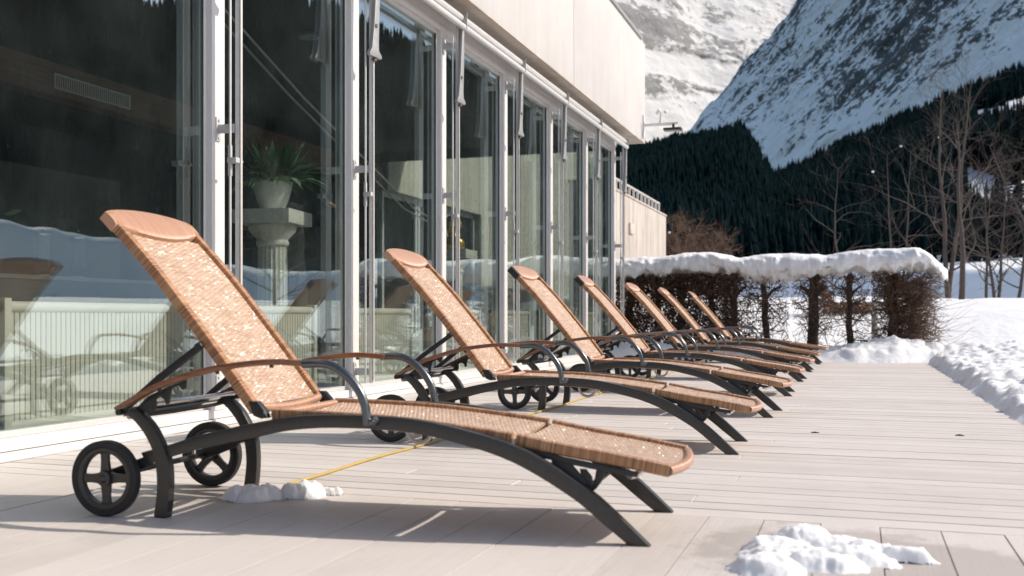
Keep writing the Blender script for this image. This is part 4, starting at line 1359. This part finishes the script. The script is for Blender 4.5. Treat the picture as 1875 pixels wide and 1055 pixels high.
def bare_tree(x, y, h, r, label, seed, stems=1, mat='pale_bark', lean=(0,0), depth=5, spread=.5, kids=(1,3), zoff=0, branch0=.25, blobs=0, group='bare trees beyond the hedge'):
    rr = random.Random(seed)
    z = float(ground_z(np.array([x]), np.array([y]))[0]) + zoff
    t = empty('bare_tree', (x, y, z-.15)); tag(t, label, 'tree', group)
    trunk = MB(); crown = MB(); tips = []
    for s in range(stems):
        px = Vector((rr.uniform(-.1,.1)*(stems > 1), 0, 0)); d = Vector((lean[0]+(s-(stems-1)/2)*.14, lean[1], 1)).normalized()
        n = 14; pts = [px.copy()]; rad = [r]
        for i in range(n):
            d = (d + Vector((rr.gauss(0,.06), rr.gauss(0,.06), .05))).normalized()
            px = px + d*(h/n); pts.append(px.copy()); rad.append(max(.008, r*(1-.88*(i+1)/n)))
        trunk.tube(pts, rad, 8, cap=False)
        for i in range(int(n*branch0), n+1):
            for q in range((2 if rr.random() < .25 else 1) if i < n else 3):
                a = rr.uniform(0, 6.28); o = Vector((math.cos(a), math.sin(a)*.8, rr.uniform(.25,1.0))).normalized()
                L = h*rr.uniform(.17,.36)*(1.15-.6*i/n)
                bp = grow(crown, pts[i], o, L, max(.008, rad[i]*rr.uniform(.38,.58)), depth-2, rr, spread, .18, .17, kids)
                if i > n*.6 and q == 0: tips.append(bp[len(bp)*2//3]+Vector((0,0,.03)))
    trunk.build('trunk', M[mat], t)
    cr = crown.build('crown', M[mat], t)
    if blobs:
        for k in range(blobs):
            p = tips[(k*3+1) % len(tips)]
            snow_blob(p, .045, 5, .8).build('snow_clump', M['snow_lump'], t)
    return t

def snow_blob(c, r, seed=0, flat=.75, nu=18, nv=12):
    mb = MB(); V = []
    for i in range(nv+1):
        ph = math.pi*i/nv
        for k in range(nu):
            a = 2*math.pi*k/nu
            d = np.array([math.sin(ph)*math.cos(a), math.sin(ph)*math.sin(a), math.cos(ph)])
            q = r*(1+.45*float(fbm(d[0]*1.7+c[0]*9, d[1]*1.7+c[1]*7, d[2]*1.7+seed, o=3, seed=101))+.16*float(fbm(d[0]*6+c[0]*9, d[1]*6+c[1]*7, d[2]*6+seed, o=2, seed=103)))
            V.append((c[0]+d[0]*q, c[1]+d[1]*q, c[2]+d[2]*q*flat))
    F = []
    for i in range(nv):
        for k in range(nu):
            k2 = (k+1) % nu
            F.append((i*nu+k, i*nu+k2, (i+1)*nu+k2, (i+1)*nu+k))
    return mb.add(V, F)

# -------------------------------------------------------- hedge and its snow
HY = 17.40; KX = 17.40/16.35
HTREES = [(.54*KX,.092,'r'),(-.105*KX,.053,''),(-.66*KX,.09,''),(-1.33*KX,.058,''),(-1.79*KX,.063,'')]
LEAFY = [(-2.2*KX,.06),(-2.65*KX,.07),(-3.1*KX,.06),(-3.5*KX,.07)]

def cap_top(x):
    pts = np.array([(-3.95,1.62),(-3.5,1.63),(-3.05,1.645),(-2.6,1.70),(-2.2,1.70),(-1.75,1.605),(-1.35,1.655),(-.9,1.665),(-.45,1.60),(-.1,1.665),(.3,1.70),(.62,1.715),(.86,1.68),(1.02,1.58),(1.14,1.48),(1.24,1.38),(1.33,1.36)])
    return np.interp(x, pts[:,0]*KX, pts[:,1]+.075)

def twig(mb, p, d, n, step, r0, r1, rr, wig, box=None, up=0):
    pts = [p.copy()]; rad = [r0]
    for i in range(n):
        d = (d + Vector((rr.gauss(0,wig), rr.gauss(0,wig), rr.gauss(0,wig)+up))).normalized()
        q = pts[-1] + d*step
        if box:
            x0,x1,y0,y1,z0,z1 = box
            if q.x < x0 or q.x > x1: d.x *= -1
            if q.y < y0 or q.y > y1: d.y *= -1
            if q.z < z0 or q.z > z1: d.z *= -1
            q = pts[-1] + d*step
        pts.append(q); rad.append(r0+(r1-r0)*(i+1)/n)
    mb.tube(pts, rad, 5 if r0 > .009 else 3, cap=False)
    return pts

def hedge_tree(x, r, label, seed, width, ntw, leafy=0, big=False):
    rr = random.Random(seed)
    t = empty('hedge_tree', (x, HY, -.05)); tag(t, label, 'hedge tree', 'clipped trees of the snow-capped hedge')
    tr = MB(); n = 9; p = Vector((0,0,0)); pts = [p.copy()]; rad = [r*1.25]
    for i in range(n):
        p = p + Vector((rr.gauss(0,.014), rr.gauss(0,.012), 1.32/n)); pts.append(p.copy()); rad.append(r*(1.02-.28*i/n)*rr.uniform(.92,1.1))
    # knotted head
    pts.append(p+Vector((.01,0,.05))); rad.append(r*1.25); pts.append(p+Vector((.0,0,.12))); rad.append(r*.6)
    tr.tube(pts, rad, 12)
    for k in range(3):
        a = rr.uniform(0,6.28); q = pts[7]
        tr.tube([q, q+Vector((math.cos(a)*.12, math.sin(a)*.1, .14)), q+Vector((math.cos(a)*.26, math.sin(a)*.16, .22))], [r*.55, r*.42, r*.25], 8)
    tr.build('trunk', M['bark'], t, smooth=60)
    cr = MB()
    w0, w1 = width
    box = (w0, w1, -.42, .42, .22, 1.46)
    for k in range(ntw):
        th = rr.random()
        if th < .5:
            z = rr.uniform(.35, 1.38); q = Vector((pts[min(n, int(z/1.32*n))].x, 0, z))
            a = rr.uniform(0,6.28); d = Vector((math.cos(a), math.sin(a)*.8, rr.uniform(-.35,.5)))
            r0 = rr.uniform(.006,.013)
            P = twig(cr, q, d.normalized(), rr.randint(5,9), rr.uniform(.05,.10), r0, .003, rr, .38, box, .0)
            for m in range(rr.randint(2,4)):
                q2 = P[rr.randint(2, len(P)-1)]
                twig(cr, q2, Vector((rr.gauss(0,1), rr.gauss(0,1), rr.gauss(0,.8))).normalized(), rr.randint(3,6), rr.uniform(.035,.07), .0048, .002, rr, .45, box)
        else:
            q = Vector((rr.uniform(w0,w1), rr.uniform(-.4,.4), rr.uniform(.35,1.42)**1.0))
            if big or rr.random() < .8: q.z = 1.45-(1.45-.3)*rr.random()**1.6
            twig(cr, q, Vector((rr.gauss(0,1), rr.gauss(0,.8), rr.gauss(0,.7))).normalized(), rr.randint(4,8), rr.uniform(.04,.075), rr.uniform(.004,.007), .0025, rr, .5, box)
    if big:
        for k in range(900):
            z = rr.uniform(.1,1.3); a = rr.uniform(-1.0, 1.0)
            q = Vector((rr.uniform(.0,.35), rr.uniform(-.3,.3), z)); d = Vector((math.cos(a), math.sin(a)*.9-.2, rr.uniform(-.35,.4)))
            twig(cr, q, d.normalized(), rr.randint(5,9), rr.uniform(.05,.085), .006, .0018, rr, .30, (-.3,.86,-.6,.5,.02,1.5), .0)
        for k in range(14):
            z = rr.uniform(.2,.9); q = Vector((.5, rr.uniform(-.3,.2), z))
            twig(cr, q, Vector((.8, -.3, rr.uniform(-.1,.55))).normalized(), 9, .085, .004, .0012, rr, .12, None, .03)
    cr.build('crown', M['twig'], t, smooth=0)
    if leafy:
        V = []; F = []
        g = np.random.default_rng(seed)
        n = leafy
        P = np.stack([g.uniform(w0, w1, n), g.uniform(-.42,.40, n), 1.46-1.22*g.uniform(0,1,n)**1.35], 1)
        dens = fbm((P[:,0]+x)*3.2, P[:,1]*3, P[:,2]*3.4, o=3, seed=15)
        P = P[dens > -.22 + .55*np.clip(.75-P[:,2], 0, 1)]
        for q in P:
            q = Vector(q); a = Vector((rr.gauss(0,1), rr.gauss(0,1), rr.gauss(0,1))).normalized(); b = a.orthogonal().normalized(); l = rr.uniform(.016,.034)
            k = len(V); V += [q-a*l, q+b*l*.55, q+a*l+a.cross(b)*l*.4, q-b*l*.55]; F.append((k,k+1,k+2,k+3))
        MB().add(V, F).build('dead_leaves', M['dead_leaf'], t, smooth=0)

def build_hedge():
    lab = ['thick dark hedge trunk at the open right end, bristling with twigs', 'slender hedge trunk between the two thickest trunks',
           'thick gnarled hedge trunk directly beyond the last lounger foot', 'thin bare hedge trunk third from the leafy part', 'bare hedge trunk at the edge of the brown leafy part']
    wd = [(-.38,.66),(-.34,.32),(-.34,.34),(-.36,.36),(-.28,.28)]
    nt = [430, 120, 120, 130, 220]
    for i, ((x, r, b), l) in enumerate(zip(HTREES, lab)):
        hedge_tree(x, r, l, 40+i, wd[i], nt[i], leafy=(500 if i == 4 else (160 if i == 3 else 0)), big=(b == 'r'))
    lab2 = ['hedge tree thick with brown leaves behind the farthest lounger head', 'brown leafy hedge tree behind the sixth lounger head', 'brown leafy hedge tree behind the fifth lounger head', 'brown leafy hedge tree touching the glass front']
    for i, ((x, r), l) in enumerate(zip(LEAFY, lab2)):
        hedge_tree(x, r, l, 60+i, (-.30,.30), 200, leafy=3000)
    # the snow lying on top
    nx, nk = 420, 44
    xs = np.linspace(-3.95, 1.26*KX, nx); V = np.zeros((nx, nk, 3))
    top = cap_top(xs) + .022*fbm(xs*3.1, xs*0, o=3, seed=2)
    bot = 1.385 + .10*fbm(xs*2.6, xs*0+4, o=4, seed=6) - .10*sstep(-.2,-1.2,xs)*sstep(-2.0,-1.2,xs) + .02
    bot = np.where(xs > .80, np.interp(xs, [.85,1.06,1.28,1.38], [1.45,1.44,1.28,1.26]), bot)
    bot = np.where((xs < -3.05), bot-.03, bot)
    endf = np.sqrt(np.clip((1.265*KX-xs)/.30, 0, 1))*1.0
    for k in range(nk):
        a = 2*math.pi*k/nk
        cy, sz = math.cos(a), math.sin(a)
        hw = .46 + .05*fbm(xs*1.7, xs*0+k*.02, o=2, seed=12)
        y = hw*np.sign(cy)*abs(cy)**.75*endf
        mid = (bot*.55+top*.45)
        z = np.where(sz > 0, mid+(top-mid)*abs(sz)**.75, mid+(bot-mid)*abs(sz)**.6)
        n1 = fbm(xs*3.4, y*3.4, z*3.4, o=5, seed=22); n2 = fbm(xs*13, y*13, z*13, o=3, seed=24)
        ter = np.abs(((z*9+fbm(xs*1.2, y*2, o=3, seed=26)*2.2) % 1)-.5)-.25
        amp = 1-.5*(sz > .6)
        V[:,k,0] = xs + .02*n1
        V[:,k,1] = HY + y + np.sign(cy)*(.085*n1+.022*n2+.060*ter*(abs(sz) < .85))*amp*endf
        V[:,k,2] = z + .026*n1 + .010*n2 + (sz < -.2)*(.11*fbm(xs*8, y*7, o=4, seed=28))
    F = []
    i = np.arange(nx-1)[:,None]; k = np.arange(nk)[None,:]; k2 = (k+1) % nk
    F = np.stack([(i*nk+k).ravel(), (i*nk+k2).ravel(), ((i+1)*nk+k2).ravel(), ((i+1)*nk+k).ravel()], 1)
    o = np_obj('hedge_snow', V.reshape(-1,3), F, M['snow'])
    tag(o, 'thick wavy snow cap lying along the top of the hedge', 'snow cap')
    # long whips sticking out of the snow
    rr = random.Random(9); t = empty('whip_shoots', (0, HY, 1.6)); tag(t, 'long thin whip shoots poking up through the hedge snow', 'shoots')
    mb = MB()
    for k in range(20):
        x = rr.uniform(-3.0, 1.1) if k < 13 else rr.uniform(.6,1.2)
        z = float(cap_top(np.array([x]))[0])-1.7
        twig(mb, Vector((x, rr.uniform(-.3,.3), z-.05)), Vector((rr.uniform(-.6,.6), rr.uniform(-.3,.2), 1)).normalized(), 7, rr.uniform(.025,.085), .004, .0014, rr, .10, None, .02)
    mb.build('shoots', M['twig'], t, smooth=0)

def build_snow_banks():
    # ploughed snow along the deck edge
    xs = np.arange(.86, 5.2, .028); ys = np.arange(.2, 18.9, .036)
    X, Y = np.meshgrid(xs, ys, indexing='ij')
    edge = DECK_R + .035*fbm(Y*1.3, Y*0, o=4, seed=33) + .02*fbm(Y*7, Y*0, o=3, seed=35)
    d = X-edge
    bill = np.abs(fbm(X*3.3, Y*3.3, o=4, seed=37)); chunk = 1-fbm(X*5.5+.5*fbm(X*3,Y*3,seed=1), Y*5.5, o=4, seed=38, ridged=True)
    big = fbm(X*.8, Y*.8, o=3, seed=39)
    calm = sstep(1.5, 2.6, d)
    h = sstep(0, .16, d)*(.075 + .05*big) + sstep(.0,.12,d)*(.11*bill+.035*chunk)*(1-calm) + .06*sstep(.4,2.2,d)
    h = h + .10*sstep(13.5,16.5,Y)*sstep(0,.8,d)
    gz = ground_z(X, Y)
    w = sstep(2.6, 4.0, d)
    Z = np.where(d < 0, -.03, h-.012)*(1-w) + w*(gz-.05)
    V = np.stack([X,Y,Z],-1).reshape(-1,3)
    o = np_obj('snow_bank', V, grid_faces(len(xs), len(ys)), M['snow']); tag(o, 'lumpy shovelled snow along the right edge of the deck', 'snow', kind='structure')
    # heap in front of the hedge
    xs = np.arange(-4.6, 2.6, .032); ys = np.arange(15.95, 19.5, .032)
    X, Y = np.meshgrid(xs, ys, indexing='ij')
    edge = DECK_Y - .12 + .10*fbm(X*1.2, X*0, o=4, seed=43) - .18*np.exp(-((X+1.0)/.8)**2) + .28*sstep(.35,1.2,X)
    d = Y-edge
    bill = np.abs(fbm(X*2.6, Y*2.6, o=5, seed=47)); big = fbm(X*1.1+3, Y*.9, o=3, seed=49)
    crest = np.exp(-((d-.55)/.38)**2)
    h = sstep(0,.22,d)*.10 + crest*(.13+.10*big+.12*np.exp(-((X-.45)/.5)**2)) + sstep(0,.2,d)*.17*bill*(1-.6*sstep(.9,1.8,d))
    h = h + .10*sstep(.8,2.2,d)
    gz = ground_z(X, Y); w = sstep(1.9, 2.8, d)
    Z = np.where(d < 0, -.03, h-.012)*(1-w) + w*(gz-.03)
    Z = np.where(X < -3.80, np.minimum(Z, .30), Z)
    V = np.stack([X,Y,Z],-1).reshape(-1,3)
    o = np_obj('snow_heap', V, grid_faces(len(xs), len(ys)), M['snow']); tag(o, 'heaped snow at the foot of the hedge', 'snow', kind='structure')

def snow_patch(name, label, outline_fn, x0, x1, y0, y1, h, seed, step=.006, cat='snow clump', group=None, pw=.8):
    """low lump of snow on the deck: irregular outline, soft uneven top"""
    xs = np.arange(x0, x1, step); ys = np.arange(y0, y1, step)
    X, Y = np.meshgrid(xs, ys, indexing='ij')
    f = outline_fn(X, Y) + .26*fbm(X*14, Y*14, o=5, seed=seed, gain=.62)
    n = fbm(X*22, Y*22, o=4, seed=seed+1)
    hh = sstep(0, .50, f)**pw*h*(.55+.45*np.clip(f,0,1.3)) * (1+.20*n+.16*fbm(X*8, Y*8, o=3, seed=seed+2)+.12*fbm(X*70, Y*70, o=2, seed=seed+4))
    Z = np.where(f > 0, hh, -.012)
    keep = np.zeros_like(f, bool); keep[f > -.06] = True
    idx = -np.ones(keep.size, int); kk = keep.ravel(); idx[kk] = np.arange(kk.sum())
    F = grid_faces(len(xs), len(ys)); F = idx[F]; F = F[(F >= 0).all(1)]
    V = np.stack([X,Y,Z],-1).reshape(-1,3)[kk]
    c = V[:, :2].mean(0); V = V - np.array([c[0], c[1], 0])
    o = np_obj(name, V, F, M['snow_lump']); o.location = (c[0], c[1], 0)
    tag(o, label, cat, group); return o

def blobs(lst):
    def fn(X, Y):
        f = -9*np.ones_like(X)
        for (x, y, rx, ry) in lst:
            f = np.maximum(f, 1-np.sqrt(((X-x)/rx)**2+((Y-y)/ry)**2))
        return f
    return fn

def px_ground(x, y, z=0):
    f = 1870; th = R(18.7); c, s = math.cos(th), math.sin(th)
    l = (x-937.5)/f; u = (HZ-y)/f; k = (z-CH)/u
    return ((l*c-s)*k, (c+s*l)*k)

def build_deck_snow():
    g = 'snow left on the deck'
    a = [px_ground(*p) for p in ((1425,1010),(1470,985),(1530,1010),(1400,1045),(1590,1020),(1500,1040),(1655,1027),(1455,1028),(1545,1030))]
    R_ = [(.11,.11),(.11,.085),(.14,.085),(.11,.075),(.12,.045),(.14,.065),(.10,.030),(.16,.10),(.16,.055)]
    snow_patch('snow_clump', 'big melting snow patch on the border boards in front', blobs([(p[0],p[1],*r) for p, r in zip(a, R_)]), a[0][0]-.35, a[0][0]+.75, a[3][1]-.25, a[1][1]+.25, .046, 201, .0045, group=g)
    # the lumps by the nearest lounger
    for k, (pts, rad, h, lab) in enumerate((
        ([(432,915),(462,915),(492,912)], [(.05,.05),(.08,.065),(.065,.05)], .052, 'rounded snow lump between the two rear legs of the nearest lounger'),
        ([(530,912),(556,910),(575,907)], [(.05,.035),(.07,.05),(.05,.045)], .062, 'snow lump with a small peak at the end of the yellow cord'),
        ([(607,906),(618,906)], [(.03,.022),(.025,.02)], .03, 'tiny scrap of snow right of the peaked snow lump'))):
        a = [px_ground(*p) for p in pts]
        snow_patch('snow_clump', lab, blobs([(p[0],p[1],*r) for p, r in zip(a, rad)]), a[0][0]-.16, a[-1][0]+.16, a[0][1]-.16, a[0][1]+.18, h, 230+k*7, .0035, group=g, pw=.45)
    # yellow cord
    rr = random.Random(2); pts = []
    y = 3.62
    while y < 15.2:
        pts.append((-2.17+.02*math.sin(y*1.1)+.008*math.sin(y*5.3), y, .008)); y += .12
    o = MB().tube(pts, .0068, 8).build('yellow_cord', M['yellow_rope'], None); tag(o, 'thin yellow cord lying on the deck under the loungers', 'cord')
    # leaf scraps
    for (p, lab) in (((1492,793),'tiny dark twig scrap on the deck, midway across'), ((1757,798),'tiny dark leaf scrap on the deck near the right snow edge')):
        X, Y = px_ground(*p)
        o = MB().strip([(-.022,.004),(0,.008),(.026,.003)], [(-.022,.001),(0,.001),(.026,.001)], -.006, .008).build('leaf_scrap', M['litter'], None, bevel=.001); o.location = (X, Y, 0)
        tag(o, lab, 'leaf scrap', 'scraps on the deck')

def build_beyond():
    # low russet hedge half buried behind the bare one
    t = empty('beech_hedge', (-.25, 22.0, .3)); tag(t, 'low clipped hedge of russet dry leaves, seen between the bare hedge trunks', 'hedge')
    rr = random.Random(77); V = []; F = []; tw = MB()
    for k in range(5200):
        x = rr.uniform(-.62, .56); zt = .68 if x > -.20 else .68 + .62*min(1, (-.20-x)/.30)
        q = Vector((x, rr.uniform(-.3,.3), zt*rr.random()**.7 + rr.uniform(-.02,.02)))
        a = Vector((rr.gauss(0,1), rr.gauss(0,1), rr.gauss(0,1))).normalized(); b = a.orthogonal().normalized(); l = rr.uniform(.018,.034); n = len(V)
        V += [q-a*l, q+b*l*.6, q+a*l, q-b*l*.6]; F.append((n,n+1,n+2,n+3))
    for k in range(40):
        x = rr.uniform(-.6,.5); zt = .66 if x > -.20 else 1.2
        twig(tw, Vector((x, rr.uniform(-.2,.2), -.3)), Vector((0,0,1)), 8, (zt+.3)/8, .008, .003, rr, .12)
    MB().add(V, F).build('leaves', M['russet_leaf'], t, smooth=0); tw.build('stems', M['twig'], t, smooth=0)
    o = MB().lathe([(.055,0),(.065,.1),(.055,.25),(.06,.5),(.05,.72),(.03,.80),(.01,.82)], 0,0,0, 14).build('stone_post', M['post_stone'], None); o.location = (.28, 18.8, .08)
    tag(o, 'pale grey stone post seen between the bare hedge trunks', 'post')
    # mountain hut and bushes further right, seen only in the glass
    X, Y = 43*math.sin(R(40.6)), 43*math.cos(R(40.6)); zz = float(ground_z(np.array([X]), np.array([Y]))[0])
    h = empty('mountain_hut', (X, Y, zz-.2), R(-30)); h.scale = (.55,.55,.55); tag(h, 'small dark wooden hut with a snowy roof, mirrored in the first pane', 'hut')
    MB().box(-1.2,1.2,-1,1,0,1.15).build('walls', M['shed_wood'], h)
    MB().prism([(-1.55,1.05),(0,1.85),(1.55,1.05),(1.5,1.35),(0,2.15),(-1.5,1.35)], 1, -1.3, 1.3).build('roof_snow', M['snow'], h, bevel=.06)
    MB().box(-.3,.3,-1.03,-1.0,0,.9).build('door', M['dark_window'], h)
    # bare trees; positions as azimuth (deg from +Y) and distance
    def at(px, r):
        az = math.degrees(math.atan((px-937.5)/1870)) - 18.7
        return r*math.sin(R(az)), r*math.cos(R(az))
    x, y = at(1566, 40); bare_tree(x, y, 5.6, .062, 'crooked bare tree leaning left, above the middle of the hedge', 11, 1, lean=(-.05,0), depth=4, branch0=.3)
    x, y = at(1645, 42); bare_tree(x, y, 6.4, .060, 'twin-stemmed bare tree with small snow clumps near its top', 14, 2, depth=4, branch0=.45, blobs=2)
    x, y = at(1742, 41); bare_tree(x, y, 8.6, .105, 'tallest and broadest bare tree, right of the hedge end', 13, 2, depth=5, branch0=.22, blobs=1)
    x, y = at(1760, 30); bare_tree(x, y, 5.0, .085, 'straight bare trunk rising close behind the hedge end', 17, 1, depth=4, branch0=.55)
    x, y = at(1806, 38); bare_tree(x, y, 4.8, .058, 'slim bare tree right of the broad one, on the crest of snow', 19, 1, depth=4, branch0=.3)
    x, y = at(1828, 37); bare_tree(x, y, 4.4, .06, 'many-branched bare tree second from the right picture edge', 21, 2, depth=4, branch0=.2)
    x, y = at(1862, 36); bare_tree(x, y, 5.2, .06, 'bare tree with a snow clump low in its crown at the right picture edge', 23, 1, depth=4, branch0=.2, blobs=2)
    x, y = at(1905, 36); bare_tree(x, y, 6.0, .06, 'bare tree standing half outside the picture on the right', 29, 1, depth=4, branch0=.25)
    for k, (px, r, h, lab) in enumerate(((1255,32,2.9,'brown bare bush just right of the retaining wall'), (1285,30,2.2,'low brown bush in the middle of the bush row'), (1318,33,2.6,'brown bare bush farthest from the retaining wall'), (1168,40,4.6,'bare bush rising behind the railing of the retaining wall'), (1235,36,3.6,'bushy bare tree with a snow clump beside the wall corner'))):
        x, y = at(px, r); bare_tree(x, y, h*.8, .03, lab, 50+k, 4, mat='twig', depth=4, branch0=.0, kids=(2,3), blobs=(2 if k == 4 else 0), group='bare bushes behind the hedge')
    # shrubs and lone trees on the slope mirrored in the glass
    for k, (azd, r, h, lab) in enumerate(((17.3,26,3.6,'bare shrub mirrored beside the golden bust panes'), (28.5,48,3.4,'lone bare tree on the snow slope, mirrored beside the pedestal'), (37.0,46,2.4,'lone shrub on the snow slope, mirrored left of the first mullion'))):
        bare_tree(r*math.sin(R(azd)), r*math.cos(R(azd)), h, .05, lab, 80+k, 2 if k == 0 else 1, mat='twig', depth=4, branch0=.1, group='bare shrubs out on the meadow')
    for k, (px, r, h, lab) in enumerate(((1835,300,26,'tall slim spruce, left of two on the snowy clearing'), (1868,260,30,'tall spruce at the right picture edge above the clearing'), (1805,420,16,'short spruce on the snow strip left of the tall pair'))):
        x, y = at(px, r); spruce('spruce_tree', x, y, h, lab, 300+k)

# ------------------------------------------------------------ light, camera
def setup():
    cam = bpy.data.cameras.new('camera'); co = bpy.data.objects.new('camera', cam); col.objects.link(co)
    co.location = (0, 0, CH); co.rotation_euler = (R(90), 0, R(18.7))
    cam.sensor_width = 36; cam.lens = 36*1870/1875; cam.shift_y = (HZ-527.5)/1875
    cam.clip_start = .05; cam.clip_end = 20000
    cam.dof.use_dof = True; cam.dof.focus_distance = 6.3; cam.dof.aperture_fstop = 3.2
    scene.camera = co
    w = bpy.data.worlds.new('World'); scene.world = w; w.use_nodes = True
    nt = w.node_tree; bg = nt.nodes['Background']
    sk = nt.nodes.new('ShaderNodeTexSky'); sk.sky_type = 'NISHITA'; sk.sun_disc = False
    sk.sun_elevation = R(SUN_EL); sk.sun_rotation = R(SUN_AZ); sk.altitude = 1000; sk.air_density = 1.0; sk.dust_density = 4.0; sk.ozone_density = .6
    nt.links.new(sk.outputs[0], bg.inputs[0]); bg.inputs[1].default_value = .135
    l = bpy.data.lights.new('sun', 'SUN'); l.energy = 3.7; l.angle = R(.53); l.color = (1, .905, .79)
    lo = bpy.data.objects.new('sun', l); col.objects.link(lo)
    d = Vector((math.sin(R(SUN_AZ))*math.cos(R(SUN_EL)), math.cos(R(SUN_AZ))*math.cos(R(SUN_EL)), math.sin(R(SUN_EL))))
    lo.rotation_euler = d.to_track_quat('Z', 'Y').to_euler()
    vs = scene.view_settings; vs.view_transform = 'Standard'; vs.look = 'None'; vs.exposure = 0.39; vs.gamma = 1
    scene.cycles.use_denoising = True
    scene.cycles.max_bounces = 8; scene.cycles.transparent_max_bounces = 24
    scene.cycles.glossy_bounces = 3; scene.cycles.diffuse_bounces = 3; scene.cycles.caustics_reflective = False; scene.cycles.caustics_refractive = False
    scene.cycles.sample_clamp_indirect = 6

make_materials()
setup()
build_building()
build_end_walls()
build_indoor_things()
build_person()
build_deck()
build_terrain()
build_forest()
build_loungers()
build_hedge()
build_snow_banks()
build_deck_snow()
build_beyond()
